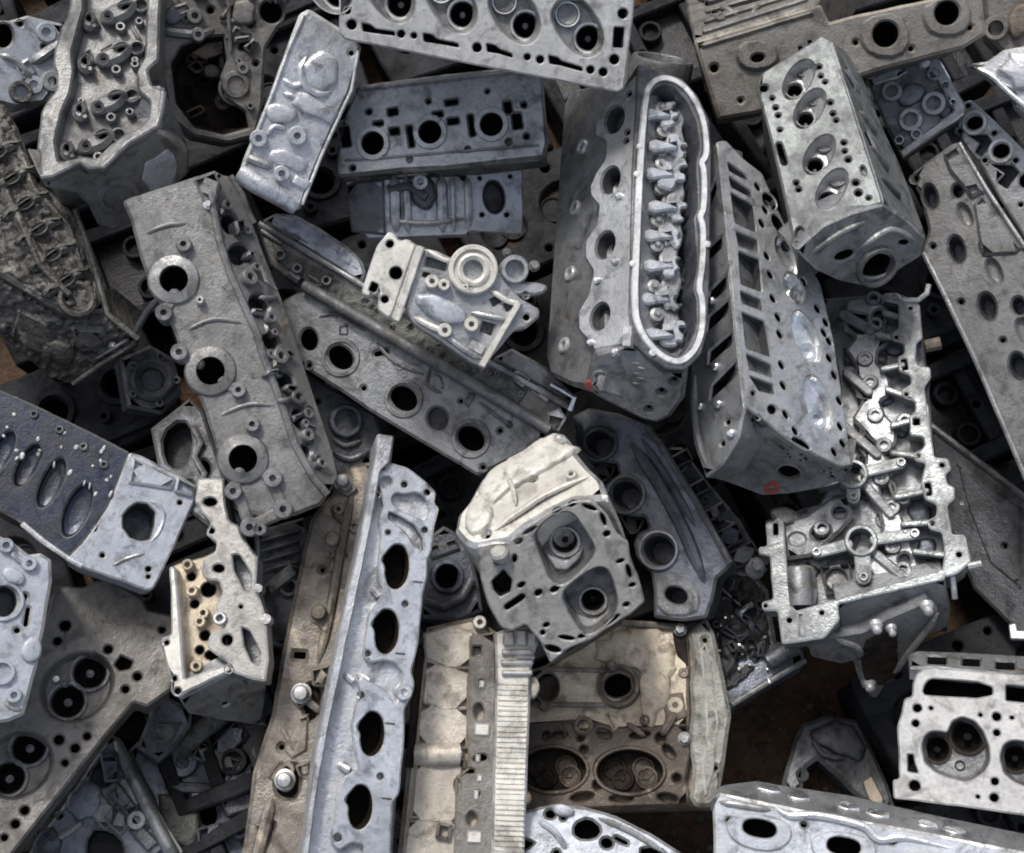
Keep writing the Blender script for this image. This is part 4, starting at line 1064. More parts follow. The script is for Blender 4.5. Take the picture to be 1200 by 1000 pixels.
f.block('shaft_case', chaikin([(914, 664), (950, 660), (956, 670), (958, 705), (946, 712), (918, 712)], 1), -.014, .03, mat='blue_dk', edge='worn', bev=.006)
f.tube('shaft', [(935, 668, -.01), (937, 690, -.008), (938, 710, -.01)], 15, mat='grey', seg=16)
f.block('bright_bar', Q(939, 732, 10, 30, -4), .003, .01, mat='worn_lt', edge='worn_lt', bev=.003)
f.block('upper_plate', chaikin([(898, 596), (928, 592), (950, 622), (962, 646), (940, 652), (918, 640), (912, 616)], 1), -.02, .02, mat='grey', edge='worn', bev=.004)
for a_, b_ in (((1046, 395), (1028, 392)), ((1058, 427), (1034, 432)), ((1058, 462), (1040, 456)), ((1068, 492), (1046, 498)), ((1074, 534), (1046, 530)), ((1086, 575), (1050, 582)), ((1090, 612), (1058, 614)), ((1105, 650), (1072, 646)), ((1056, 372), (1036, 366))):
    f.block('cross_web', SL(*a_, *b_, 7), -.004, .036, (), 'grey_green', 'worn', .002)
f.block('left_gallery', [(916, 612), (944, 604), (972, 584), (996, 580), (1000, 606), (986, 622), (966, 640), (950, 652), (922, 656)], -.016, .03, [H(E(962, 624, 12, 9, -25), .02, 'pocket', 'soot_shade'), H(E(934, 632, 9, 7), .02, 'pocket', 'black'), H(E(984, 600, 8, 7), .02, 'pocket', 'soot_shade')], 'grey', 'worn', .004)
f.block('lower_gallery', [(960, 664), (996, 656), (1002, 690), (968, 698)], -.024, .02, [H(E(980, 678, 12, 12), .02, 'pocket', 'soot_shade')], 'grey_dk', 'worn_dk', .003)
f.lump('oil_sludge', [(956, 660), (990, 655), (998, 670), (994, 690), (968, 694)], .008, -.046, 'moss_grime')
f.tube('stud', [(1084, 406, -.01), (1102, 402, -.01)], 8, mat='rust')
f.tube('stud', [(1134, 664, -.006), (1150, 661, -.006)], 4.5, mat='worn')
f.tube('stud', [(1116, 672, -.02), (1119, 702, -.03)], 3.4, mat='worn_lt')
f.tube('bracket', [(1058, 352, 0), (1076, 352, .002), (1086, 344, .002), (1088, 334, .002)], 3.4, mat='worn_lt')
ef = f.fold((980, 706), (1108, 678), (1020, 560), 62, -.004)
ef.block('end_wall', [(980, 706), (1108, 678), (1114, 712), (1112, 742), (1080, 744), (1020, 740), (984, 736)], 0, .03, (), 'grey', 'worn_dk', .003)
ef.block('bracket_plate', [(944, 752), (985, 744), (1010, 740), (1040, 724), (1086, 704), (1100, 716), (1098, 736), (1072, 766), (1054, 792), (1038, 804), (1030, 818), (1022, 820), (1008, 800), (1000, 776), (985, 780), (952, 772)], .014, .02, (), 'grey', 'worn', .004)
ef.crust('gasket_dirt', [(1014, 752), (1040, 738), (1052, 744), (1052, 790), (1032, 804), (1014, 798), (1008, 776)], .0155, .002, 3, 'soot_brown_shade', 2)
ef.tube('rib', [(1046, 794, .018), (1062, 772, .02), (1084, 744, .02), (1100, 722, .018)], 4.5, mat='worn')
ef.tube('rib', [(1010, 772, .018), (1004, 760, .018), (980, 752, .018)], 4.5, mat='worn')
for x, y, r in ((1044, 735, 6), (1026, 732, 7), (1086, 710, 7), (1018, 800, 8)):
    ef.lathe('bolt', (x, y), [(r * 1.2, -.002), (r * 1.1, .004), (r * .8, .006), (r * .75, .012), (r * .4, .014)], .014, 'worn_lt', 14)

# ---- small framed head, upper right
t = Thing('cylinder_head', 'small cylinder head end with a bright raised frame and ringed round holes', (1080, 120), 1.96, (0, .12), (1, -.4), .10)
f = t.fr
f.block('casting', [(1015, 92), (1056, 78), (1090, 66), (1101, 70), (1132, 126), (1126, 138), (1058, 184), (1040, 150)], -.012, .09, (), 'grey', 'worn', .003)
f.block('frame', [(1020, 91), (1056, 77), (1064, 84), (1052, 92), (1024, 100)], 0, .02, ex((1055, 87, 3.4)), 'grey_lt', 'worn_lt', .002)
f.block('frame', [(1076, 74), (1092, 65), (1101, 69), (1132, 124), (1130, 134), (1058, 186), (1054, 177), (1118, 130), (1090, 80)], 0, .03, ex((1108, 99, 3.2), (1117, 119, 2.4)), 'grey_lt', 'bright', .002)
f.lathe('knob', (1082, 73), [(8, -.01), (7.5, .006), (5, .009), (2, .010)], 0, 'worn_lt', 16)
for x, y, r in ((1045, 108, 12), (1094, 122, 14), (1067, 141, 14), (1094, 88, 8), (1074, 158, 7), (1054, 165, 6)):
    f.boss('ring_seat', (x, y), r, .012, .58, -.012, 'grey_lt', deep=.014)
f.lump('cast_pad', E(1068, 112, 16, 12, -30), .012, -.012, 'grey')
f.lump('cast_pad', E(1108, 132, 8, 6, -40), .010, -.012, 'blue_dk')

# ---- chain of ringed holes, right edge
t = Thing('cylinder_head', 'pale cylinder head flange with ringed holes between dark scooped pockets', (1165, 175), 1.98, (-.1, .1), (.7, .75), .09)
f = t.fr
f.block('casting', [(1118, 152), (1128, 120), (1138, 117), (1166, 142), (1200, 176), (1270, 250), (1300, 380), (1230, 330), (1196, 270), (1172, 234), (1152, 198), (1134, 176)], 0, .09, [H(E(1142, 144, 9.5, 7.5, -20), .04, 'port', 'soot_shade'), H(E(1173, 177, 10, 8.5, -20), .04, 'port', 'soot_shade'), H(E(1204, 212, 10, 9, -20), .04, 'port', 'soot_shade'), H([(1134, 158), (1156, 158), (1162, 168), (1150, 184), (1142, 178), (1148, 168)], .03, 'pocket', 'grey_dk'), H([(1160, 192), (1186, 194), (1194, 202), (1180, 222), (1168, 214), (1178, 204)], .03, 'pocket', 'grey_dk')] + ex((1134, 124, 3), (1165, 156, 3), (1124, 154, 3), (1154, 188, 3), (1190, 188, 3), (1196, 240, 3)), 'grey_lt', 'worn_lt', .003)
for x, y in ((1142, 144), (1173, 177)):
    f.lathe('ring_seat', (x, y), [(15, -.001), (14, .003), (10.6, .003), (10.2, -.003)], 0, 'worn_lt', 24, cap=False)

t = Thing('casting_fragment', 'bright broken aluminium casting with a jagged edge at the pile rim', (1190, 80), 1.90, (-.05, .2), (1, .5), .09, 'engine part')
f = t.fr
f.block('casting', [(1128, 76), (1140, 74), (1156, 72), (1176, 58), (1210, 52), (1300, 60), (1300, 200), (1232, 150), (1200, 132), (1184, 118), (1190, 108), (1178, 104), (1166, 102), (1156, 86), (1146, 80)], 0, .07, (), 'silver', 'bright', .004)
f.lump('cast_pad', [(1172, 84), (1184, 64), (1214, 66), (1230, 90), (1214, 112), (1190, 104)], .014, 0, 'silver')
f.tube('rib', [(1136, 77, .002), (1160, 88, .004), (1184, 110, .003), (1230, 148, .002)], 3.5, mat='bright')
f.lump('cast_pad', E(1184, 72, 5, 4), .012, 0, 'bright')

t = Thing('cylinder_head', 'brown cylinder head corner with a stubby round pipe end at the top of the heap', (1178, 25), 2.0, (.1, .1), (1, 0), .1)
f = t.fr
f.block('casting', [(1140, -50), (1152, 0), (1158, 44), (1176, 62), (1210, 58), (1290, 60), (1290, -50)], 0, .09, ex((1190, 20, 5), (1176, -10, 4)), 'grey_warm', 'worn_dk', .005)
f.lathe('pipe_end', (1166, 34), [(15, -.02), (15, .012), (13, .015), (9, .015), (8, -.004)], 0, 'grey_warm', 22)
f.lump('blister', E(1194, 26, 14, 20, 20), .016, 0, 'rust')

# ---- dark head with oval ports, right edge
t = Thing('cylinder_head', 'flat dull dark grey cylinder head with pairs of oval holes and a thin edge rail', (1150, 330), 1.90, (-.12, .10), (.45, 1), .12)
f = t.fr
ov = [(1090, 231, 8, 15), (1121, 293, 9, 17), (1157, 360, 10, 17), (1193, 430, 10, 17), (1122, 224, 6, 8), (1157, 289, 8, 11), (1194, 359, 8, 11), (1228, 430, 8, 11)]
f.block('casting', [(1066, 206), (1082, 192), (1102, 178), (1116, 168), (1124, 167), (1155, 222), (1200, 290), (1296, 440), (1296, 740), (1204, 566), (1168, 480), (1141, 418), (1080, 295), (1088, 270), (1078, 230)], 0, .11, [H(E(*q, -12), .03, 'port', 'grey_dk', [(1, 0), (.85, .4), (.6, 1)]) for q in ov] + [H(E(*q), .006, 'dent', 'dust', BOWL) for q in ((1131, 252, 6, 14, -25), (1165, 318, 7, 15, -25), (1200, 388, 7, 15, -25))] + ex((1126, 354, 3), (1175, 399, 3), (1093, 289, 3), (1072, 210, 4)), 'dust', 'worn_dk', .004)
f.block('raised_flank', [(1104, 180), (1122, 169), (1153, 224), (1138, 232), (1112, 200)], .008, .014, mat='dust', edge='worn_dk', bev=.004)
f.block('raised_flank', [(1152, 226), (1198, 291), (1190, 298), (1150, 300), (1140, 240)], .005, .012, mat='dust', edge='worn_dk', bev=.004)
f.tube('edge_rail', [(1082, 296), (1110, 352), (1141, 417), (1168, 480), (1202, 560), (1240, 630)], 3.4, mat='worn', h=.002)
f.tube('edge_rail', [(1124, 168), (1156, 222), (1200, 288), (1290, 430)], 2.6, mat='worn', h=.002)

# ---- mossy dark flank, right edge
t = Thing('cylinder_head', 'plain dark cylinder head flank sloping in shadow below the oval holed head', (1170, 620), 2.04, (-.3, .1), (.8, .5), .14)
f = t.fr
f.block('casting', [(1086, 494), (1143, 538), (1200, 582), (1310, 667), (1310, 800), (1200, 750), (1140, 690), (1104, 600)], 0, .13, ex((1180, 640, 5), (1150, 600, 4)), 'grey_dk', 'worn_dk', .005)
f.tube('edge_rail', [(1090, 498), (1143, 539), (1200, 583), (1290, 652)], 4, mat='worn_dk', h=.002)
f.block('flank_panel', [(1120, 540), (1150, 562), (1196, 596), (1196, 690), (1160, 660), (1136, 600)], .004, .01, ex((1176, 640, 4)), 'grey_dk', 'worn_dk', .003)

t = Thing('bracket', 'small bright right angled metal bracket above the white deck head', (1190, 742), 1.92, (0, .2), (1, 0), .02, 'bracket')
f = t.fr
f.block('plate', [(1182, 732), (1190, 730), (1192, 739), (1206, 739), (1206, 690), (1216, 690), (1216, 739), (1262, 742), (1262, 750), (1184, 749)], 0, .012, mat='worn_lt', edge='worn_lt', bev=.0015)

# ---- white deck head, bottom right
t = Thing('cylinder_head', 'white faced cylinder head, deck up, with a heart shaped chamber and two long slots', (1130, 870), 1.75, (0, .04), (1, .1), .12)
f = t.fr
ch = [(1080, 875), (1084, 862), (1092, 857), (1102, 857), (1110, 859), (1116, 845), (1128, 840), (1142, 845), (1152, 857), (1159, 875), (1160, 890), (1154, 904), (1142, 912), (1128, 915), (1110, 911), (1096, 905), (1084, 894)]
hol = [H(q, .016, 'combustion_chamber', 'worn_dk', [(1, 0), (.97, .3), (.92, .75), (.88, 1)], cuts=((1098 + dx, 878 + dy, 14), (1134 + dx, 863 + dy, 18))) for q, dx, dy in ((ch, 0, 0), (sh(ch, 92, 11), 92, 11))]
hol += [H(chaikin([(1080, 813), (1086, 798), (1095, 795), (1163, 801), (1163, 819), (1090, 815)], 1), .05, 'slot', 'soot_shade'), H([(1179, 803), (1250, 808), (1250, 828), (1179, 821)], .05, 'slot', 'soot_shade')]
hol += ex((1075, 830, 5), (1091, 830, 2.4), (1073, 848, 4.4), (1072, 921, 6.4), (1168, 840, 5), (1149, 838, 2.4), (1168, 859, 4), (1166, 916, 4.4), (1165, 935, 5), (1146, 934, 2.4), (1186, 841, 2.4))
hol += [H([(1064, 884), (1070, 884), (1072, 896), (1076, 906), (1064, 904)], .02)]
f.block('deck', [(1069, 816), (1069, 802), (1073, 790), (1082, 783), (1094, 782), (1200, 792), (1300, 801), (1300, 972), (1200, 956), (1124, 945), (1047, 936), (1046, 914), (1054, 913), (1051, 852), (1056, 836), (1060, 818)], 0, .12, hol, 'deck_white', 'worn_lt', .0022, [(0, .014), (.005, .018), (.005, .12)])
cs = f.subs
for cc, dx, dy in ((cs[0], 0, 0), (cs[1], 92, 11)):
    f.throat((1098 + dx, 878 + dy), 14, -.016, deep=.03, parent=cc, smat='soot_brown_shade', guide='soot_shade')
    f.throat((1134 + dx, 863 + dy), 18, -.016, deep=.03, parent=cc, smat='soot_brown_shade', guide='soot_shade')
    f.lathe('plug_hole', (1125 + dx, 897 + dy), [(6, -.001), (5, .001), (4, -.01)], -.015, 'soot_shade', 12, parent=cc)
b = f.fold((1072, 782), (1200, 792), (1130, 860), 55, -.004)
b.block('rear_side', [(1066, 782), (1064, 766), (1074, 762), (1130, 764), (1200, 768), (1300, 776), (1300, 800), (1200, 792), (1094, 782)], 0, .018, [H(Q(1098, 773, 22, 10, 3), .012), H(Q(1138, 775, 20, 10, 3), .012), H(Q(1178, 779, 22, 10, 3), .012)], 'grey', 'worn_dk', .003)

# ---- silver row with oblong ports, bottom right
t = Thing('cylinder_head', 'silver cylinder head along the bottom with oblong black ports and polished pads', (1000, 975), 1.72, (.05, .0), (1, .17), .12)
f = t.fr
def obl(x, y, w_, h_, a): return chaikin(Q(x, y, w_, h_, a), 2)
f.block('port_face', [(835, 936), (844, 931), (908, 945), (952, 953), (1000, 960), (1080, 976), (1240, 1008), (1240, 1090), (838, 1090)], 0, .10, [H(obl(890, 971, 40, 21, 10), .05, 'port', 'soot_shade', TUBE), H(obl(989, 992, 42, 22, 10), .05, 'port', 'soot_shade', TUBE), H(obl(1090, 1014, 42, 22, 10), .05, 'port', 'soot_shade', TUBE)] + ex((854, 962, 3.6), (942, 966, 4), (1046, 986, 4), (925, 1006, 4)), 'silver_bl', 'worn_lt', .003)
for x, y in ((890, 971), (989, 992), (1090, 1014)):
    f.block('port_flange', chaikin([(x - 40, y - 12), (x - 10, y - 20), (x + 34, y - 10), (x + 40, y + 12), (x + 20, y + 28), (x - 16, y + 24), (x - 38, y + 8)], 1), .004, .006, [H(obl(x, y, 40, 21, 10), None)], 'silver_bl', 'worn_lt', .002)
f.tube('cast_edge', [(908, 946, .002), (925, 956, .005), (960, 956, .005), (1010, 968, .005), (1030, 984, .005), (1060, 982, .003), (1120, 996, .003)], 5, mat='silver')
f.tube('cast_edge', [(842, 940, .002), (870, 944, .004), (905, 950, .002)], 4, mat='worn')
tf = f.fold((844, 931), (1080, 976), (1000, 1050), 58, 0)
tf.block('cover_side', [(834, 936), (838, 924), (846, 919), (886, 914), (921, 920), (996, 931), (1080, 951), (1240, 984), (1240, 1008), (1080, 976), (952, 953), (844, 931)], 0, .018, (), 'grey', 'worn', .003)
for x, y in ((901, 925), (937, 934), (994, 946), (1030, 954), (1086, 966), (1120, 974)):
    tf.lump('polished_pad', E(x, y, 14, 4.4, 12), .004, 0, 'bright')

# ---- dark lump in the hollow
t = Thing('casting_fragment', 'dark dusty broken housing half hidden in the hollow over brown soil', (975, 885), 2.08, (.1, .2), (1, .6), .12, 'engine part')
f = t.fr
f.block('casting', [(917, 914), (924, 890), (930, 868), (940, 848), (972, 837), (1007, 844), (1022, 876), (1040, 916), (1050, 950), (1020, 944), (1000, 930), (978, 908), (958, 890), (945, 900), (940, 930), (918, 930)], 0, .12, ex((940, 908, 4), (978, 862, 4)), 'grey_dk', 'worn_dk', .006)
f.lump('shoulder', chaikin([(945, 858), (972, 844), (1005, 852), (1018, 884), (1000, 894), (960, 876)], 1), .016, 0, 'grey_dk')
f.tube('rib', [(952, 866, .006), (966, 884, .012), (990, 888, .012)], 3, mat='worn_dk')
f.block('broken_face', [(1010, 916), (1022, 908), (1036, 936), (1034, 946), (1018, 938)], .006, .01, mat='tan', edge='worn_tan', bev=.002)

# ---- cream headed round-shouldered head, centre
t = Thing('cylinder_head', 'cream cylinder head with a round shoulder and two square cornered chambers', (655, 670), 1.74, (-.02, -.22), (.9, -.42), .10)
f = t.fr
c1 = [(630, 632), (634, 622), (648, 609), (660, 604), (671, 606), (682, 622), (694, 641), (692, 650), (682, 662), (664, 678), (654, 680), (646, 674), (638, 654)]
c2 = [(662, 700), (668, 690), (694, 671), (706, 669), (713, 676), (721, 702), (719, 716), (706, 730), (692, 740), (682, 736), (672, 720)]
hol = [H(chaikin([(a_ + (a_ - cu[0]) * .14, b_ + (b_ - cu[1]) * .14) for a_, b_ in q], 1), .034, 'combustion_chamber', 'worn_dk', [(1, 0), (.95, .5), (.9, 1)], cuts=(cu,)) for q, cu in ((c1, (662, 635, 15)), (c2, (695, 704, 14)))]
hol += [H([(576, 682), (590, 668), (600, 680), (598, 694), (586, 700), (578, 692)], .035, 'slot', 'soot_brown_shade'), H(SL(594, 712, 612, 700, 7), .015)]
for x, y, a, b_, an in ((608, 635, 5, 3, -30), (603, 655, 3, 5, 0), (611, 686, 5, 3, -30), (631, 695, 5, 3.4, -30), (650, 691, 6, 3.4, -25), (671, 591, 5, 3, -30), (691, 595, 9, 2.6, 20), (707, 609, 2.8, 8, -20), (711, 626, 4.4, 3.4, -20), (727, 658, 5, 2.4, -20), (737, 670, 2.8, 8, -15), (741, 686, 4, 2.4, -20), (734, 709, 4, 2.6, -20), (717, 727, 11, 2.6, -35), (682, 746, 5, 2.4, -20), (664, 748, 10, 2.6, 8), (648, 761, 10, 4, 15), (640, 733, 4, 2.6, -20), (584, 660, 5, 2.4, -10), (636, 742, 3, 3, 0), (621, 622, 9, 2, -30), (653, 598, 5, 2, -25)):
    hol.append(H(E(x, y, a, b_, an, 12), .015))
dk = [(558, 640), (575, 636), (595, 634), (616, 617), (645, 599), (671, 587), (694, 586), (711, 603), (723, 626), (736, 635), (740, 661), (748, 676), (756, 706), (740, 720), (723, 730), (694, 750), (668, 760), (645, 778), (633, 752), (616, 732), (600, 740), (587, 736), (572, 710), (563, 678)]
f.block('deck', dk, 0, .10, hol, 'beige', 'worn', .0025, [(0, .012), (.004, .016), (.004, .10)])
cs = f.subs
for cc, (x, y, r) in zip(cs, ((662, 635, 15), (695, 704, 14))):
    f.throat((x, y), r, -.034, smat='worn', deep=.025, parent=cc, guide='soot_shade')
    f.lump('seat_pad', [(x - 20, y + 14), (x - 6, y + 22), (x + 10, y + 20), (x + 20, y + 8), (x + 16, y + 22), (x + 2, y + 34), (x - 12, y + 32)], .010, -.034, 'worn_lt', parent=cc)
uf = f.fold((556, 642), (708, 585), (655, 690), 50, -.002)
uf.block('shoulder', [(556, 641), (576, 637), (595, 634), (616, 617), (645, 599), (672, 586), (706, 584), (713, 588), (705, 562), (690, 548), (678, 534), (668, 516), (659, 506), (648, 504), (605, 530), (563, 560), (549, 586), (536, 602), (532, 622), (544, 636)], 0, .09, ex((618, 531, 3), (624, 560, 3), (657, 518, 2.6), (570, 626, 3)), 'cream', 'worn_lt', .006)
uf.lump('shoulder_swell', chaikin([(566, 562), (606, 534), (648, 508), (660, 512), (672, 534), (640, 552), (600, 576), (572, 596)], 1), .010, 0, 'cream')
uf.lump('shoulder_swell', chaikin([(545, 598), (566, 578), (580, 600), (572, 622), (548, 628)], 1), .010, 0, 'cream')
uf.block('cast_pad', chaikin([(570, 646), (582, 636), (596, 640), (592, 652), (578, 656)], 1), .004, .012, (), 'beige', 'beige', .003)
uf.tube('rib', [(578, 620, .004), (612, 596, .008), (640, 578, .008), (690, 556, .004)], 4, mat='cream')
uf.boss('bolt_boss', (671, 560, ), 7, .008, .4, 0, 'cream')
uf.tube('rib', [(588, 548, .004), (600, 570, .010), (604, 590, .006)], 3, mat='cream')
rr = random.Random(3)
for i in range(10):
    x = 612 + i * 4.4
    uf.block('stamped_mark', Q(x, 598 - i * 2.6 + rr.uniform(-2, 2), 2.2, rr.uniform(3, 6), -25 + rr.uniform(-20, 20)), .0006, .002, mat='black', edge='black', bev=.0002)

# ---- dark manifold
t = Thing('intake_manifold', 'dark blue grey manifold with a row of wide oval ports along one side', (765, 600), 1.95, (-.16, .10), (.55, .84), .10, 'manifold')
f = t.fr
out = [(670, 488), (690, 478), (724, 484), (758, 498), (772, 518), (817, 590), (858, 662), (840, 678), (836, 700), (828, 724), (800, 728), (766, 724), (766, 694), (763, 672), (746, 654), (742, 636), (748, 624), (760, 619), (756, 606), (738, 604), (720, 600), (708, 586), (707, 570), (716, 560), (725, 556), (722, 543), (700, 540), (684, 530), (676, 514)]
f.block('casting', out, 0, .09, [H(E(702, 519, 17, 14, 25), .05, 'port', 'grey_dk', [(1, 0), (.92, .3), (.75, 1)]), H(E(734, 580, 18, 16, 35), .05, 'port', 'grey_dk', [(1, 0), (.92, .3), (.75, 1)]), H(E(772, 645, 19, 17, 40), .05, 'port', 'grey_dk', [(1, 0), (.92, .3), (.75, 1)]), H(E(792, 698, 14, 10, 20), .04, 'port', 'grey_dk', [(1, 0), (.92, .3), (.75, 1)])], 'slate', 'worn_dk', .004)
for x, y, a, mt in ((702, 519, 25, 'grey_dk'), (734, 580, 35, 'grey'), (772, 645, 40, 'grey_lt')):
    f.lathe('port_lip', (x, y), [(24, -.002), (23, .006), (20.5, .007), (19, .002)], 0, mt, 28, cap=False)
f.block('end_flange', chaikin([(766, 676), (782, 672), (810, 682), (822, 700), (816, 722), (770, 722)], 1), .004, .012, [H(E(792, 698, 14, 10, 20), None)], 'grey', 'worn', .003)
f.tube('edge_rail', [(758, 500), (772, 518), (817, 590), (856, 660)], 4, mat='worn_dk', h=.005)
f.tube('rib', [(736, 514, .004), (770, 565, .008), (800, 620, .008), (828, 690, .004)], 8, mat='slate')
f.tube('rib', [(750, 512, .003), (786, 566, .005), (815, 618, .003)], 4, mat='slate')
f.block('lower_step', [(690, 540), (722, 546), (716, 560), (704, 566)], -.02, .05, mat='black', edge='worn_dk', bev=.003)
f.block('lower_step', [(724, 602), (756, 608), (748, 624), (738, 626)], -.02, .05, mat='black', edge='worn_dk', bev=.003)

t = Thing('cylinder_head', 'dark cylinder head with square castings and a shiny bolt beside the manifold rail', (850, 620), 2.04, (.1, .1), (.5, .85), .1)
f = t.fr
f.block('casting', [(782, 524), (800, 524), (826, 560), (868, 610), (900, 668), (880, 690), (850, 660), (812, 590)], -.015, .08, (), 'grey_dk', 'worn_dk', .004)
for x, y, w_, h_, mt in ((797, 538, 28, 16, 'grey_dk'), (838, 600, 30, 15, 'grey'), (856, 628, 30, 24, 'blue_dk'), (872, 650, 34, 22, 'grey'), (818, 572, 26, 16, 'grey_dk')):
    f.block('square_lug', Q(x, y, w_, h_, -28), .008, .03, mat=mt, edge='worn_dk', bev=.003)
f.clutter([(790, 535), (826, 575), (860, 620), (890, 665), (860, 650), (820, 590)], 10, 71, -.015, ('grey_dk', 'grey', 'black'), 1.1, .02)
f.bolt((886, 663), 7, .01, .016, 'worn_lt')
f.lathe('washer', (884, 668), [(12, 0), (11, .006), (7, .008)], .004, 'worn', 18)

t = Thing('cylinder_head', 'oil wet black casting with clinging droplets beside the mossy cream head', (880, 750), 1.99, (.05, .18), (.9, -.45), .12)
f = t.fr
f.block('casting', [(826, 690), (850, 664), (880, 668), (900, 690), (910, 752), (920, 752), (940, 760), (944, 776), (900, 800), (860, 826), (852, 836), (842, 810), (836, 740)], 0, .10, (), 'blue_dk', 'worn_dk', .005)
f.crust('wet_sludge', [(832, 696), (852, 672), (880, 676), (896, 694), (904, 756), (880, 790), (852, 812), (842, 760)], .002, .006, 3, 'black', 6, 60)
f.clutter([(834, 700), (852, 676), (890, 680), (902, 750), (870, 790), (848, 800)], 16, 72, .004, ('grey_dk', 'black', 'blue_dk'), .9, .014)
f.tube('pipe', [(900, 776, .012), (918, 764, .014), (934, 758, .012)], 10, mat='grey_dk', seg=12)
f.tube('edge_rail', [(944, 774), (900, 800), (858, 826)], 3.5, mat='worn_dk', h=.002)
rr = random.Random(11)
for i in range(16):
    x, y = rr.uniform(838, 902), rr.uniform(700, 800)
    f.lump('oil_drop', E(x, y, rr.uniform(1.6, 3), rr.uniform(1.6, 3.4), 0, 9), .004, .005, 'bright' if i % 3 == 0 else 'worn')
f.tube('cotter', [(866, 720, .012), (874, 712, .016), (882, 708, .014)], 3.5, mat='bright')
f.tube('wire', [(850, 700, .01), (868, 710, .014), (846, 690, .01)], 1.4, mat='worn')

# ---- mossy cream head with burnt bores
t = Thing('cylinder_head', 'tan and rust cylinder head with a round tunnel and two burnt black bores', (730, 830), 1.92, (-.05, .12), (1, 0), .12)
f = t.fr
f.block('casting', [(600, 800), (640, 778), (690, 748), (729, 726), (760, 728), (795, 732), (827, 722), (836, 740), (843, 768), (856, 838), (848, 900), (842, 934), (834, 946), (812, 946), (600, 952)], -.02, .11, [H(E(648, 902, 41, 28, 2, 28), .07, rim=False), H(E(738, 904, 43, 28, 4, 28), .07, rim=False), H(E(724, 803, 18, 15, -15), .07, rim=False)], 'rust', 'worn_tan', .005)
f.block('tunnel_wall', [(626, 800), (650, 776), (700, 746), (729, 728), (795, 734), (806, 742), (808, 852), (770, 858), (600, 856)], -.004, .04, [H(E(641, 805, 14, 17), .03, rim=False), H(E(724, 803, 18, 15, -15), None, rim=False)], 'tan', 'worn_tan', .004)
f.lump('tunnel_swell', chaikin([(690, 756), (730, 736), (780, 738), (792, 770), (784, 820), (770, 848), (750, 850), (760, 800), (740, 776), (700, 778)], 1), .012, -.004, 'tan')
f.block('arm', [(622, 784), (640, 781), (709, 785), (724, 784), (742, 792), (744, 812), (728, 824), (706, 828), (645, 828), (622, 826)], .012, .03, [H(E(641, 805, 13, 16), .04, 'bore', 'soot_shade'), H(E(724, 803, 17, 14, -15), .05, 'bore', 'soot_shade', TUBE)], 'tan', 'worn_tan', .004)
f.lathe('bore_ring', (724, 803), [(27, -.02), (25, .003), (21, .004), (18, -.002)], .012, 'rust', 28, cap=False)
f.tube('arm_edge', [(634, 784, .014), (675, 785, .015), (708, 786, .014)], 3, mat='worn_tan')
f.tube('arm_edge', [(644, 826, .014), (675, 826, .015), (708, 826, .014)], 3, mat='worn_tan')
f.bolt((716, 780), 5, .012, .008, 'worn_tan')
f.bolt((638, 828), 5, .008, .008, 'worn_tan')
f.bolt((797, 738), 6, .002, .010, 'worn')
f.tube('top_edge', [(729, 730, .002), (760, 732, .003), (794, 735, .002)], 4, mat='worn_tan')
f.lump('rust_patch', [(788, 742), (804, 744), (806, 780), (794, 770)], .004, -.004, 'soot_brown_shade')
f.lump('rust_patch', [(776, 816), (800, 812), (804, 840), (780, 848)], .005, -.004, 'rust')
hol = [H(E(648, 902, 40, 27, 2, 28), .03, 'burnt_bore', 'soot_brown_shade', [(1, 0), (.96, .4), (.9, 1)]), H(E(738, 904, 42, 27, 4, 28), .03, 'burnt_bore', 'soot_brown_shade', [(1, 0), (.96, .4), (.9, 1)])]
hol += ex((684, 851, 6.5), (680, 864, 4.4), (684, 878, 4.4), (774, 865, 6), (700, 920, 5.4), (793, 912, 5), (640, 862, 5))
hol += [H(E(x, y, a, b_, an, 12), .02) for x, y, a, b_, an in ((784, 881, 5, 10, -40), (708, 860, 9, 5, 20), (750, 861, 12, 4, -8), (656, 861, 9, 4, 0), (682, 934, 14, 5, -10), (728, 936, 14, 4, 0), (782, 935, 12, 5, 8))]
f.block('bore_deck', [(600, 848), (690, 842), (720, 852), (806, 848), (810, 880), (804, 912), (808, 944), (600, 950)], .000, .05, hol, 'burnt', 'burnt', .003)
for x, y in ((648, 902), (738, 904)):
    for dx, dy in ((-17, -4), (16, -5), (-8, 13), (20, 11)):
        f.lathe('burnt_valve', (x + dx, y + dy * .7), [(14, -.002), (13, .003), (11, .0035), (9, .001), (3, .001), (2.4, .004)], -.030, 'burnt' if dx > 0 else 'soot_brown_shade', 18)
    f.tube('liner_edge', [(x + 41 * math.cos(a_ * math.pi / 12), y + 27.5 * math.sin(a_ * math.pi / 12)) for a_ in range(24)], 2.4, True, 'burnt', 6, h=.001)
f.lathe('stud_tower', (684, 851), [(13, -.01), (11, .010), (9, .011), (6.6, .010), (6, -.01)], 0, 'rust', 18)
f.bolt((802, 866), 6, 0, .010, 'worn')
f.clutter([(625, 835), (700, 838), (800, 842), (806, 856), (625, 858)], 5, 81, .0, ('rust', 'tan'), 1.2, .008)
f.clutter([(770, 745), (804, 748), (804, 840), (776, 846)], 3, 82, -.004, ('rust', 'tan'), 1.2, .006)
f.block('mossy_column', [(806, 742), (818, 730), (828, 724), (837, 742), (843, 768), (850, 802), (857, 838), (852, 872), (848, 902), (842, 934), (834, 946), (816, 946), (808, 936), (812, 900), (806, 868), (811, 830), (808, 800), (813, 776)], .001, .06, ex((826, 750, 3), (838, 900, 3)), 'lime', 'lime', .005)
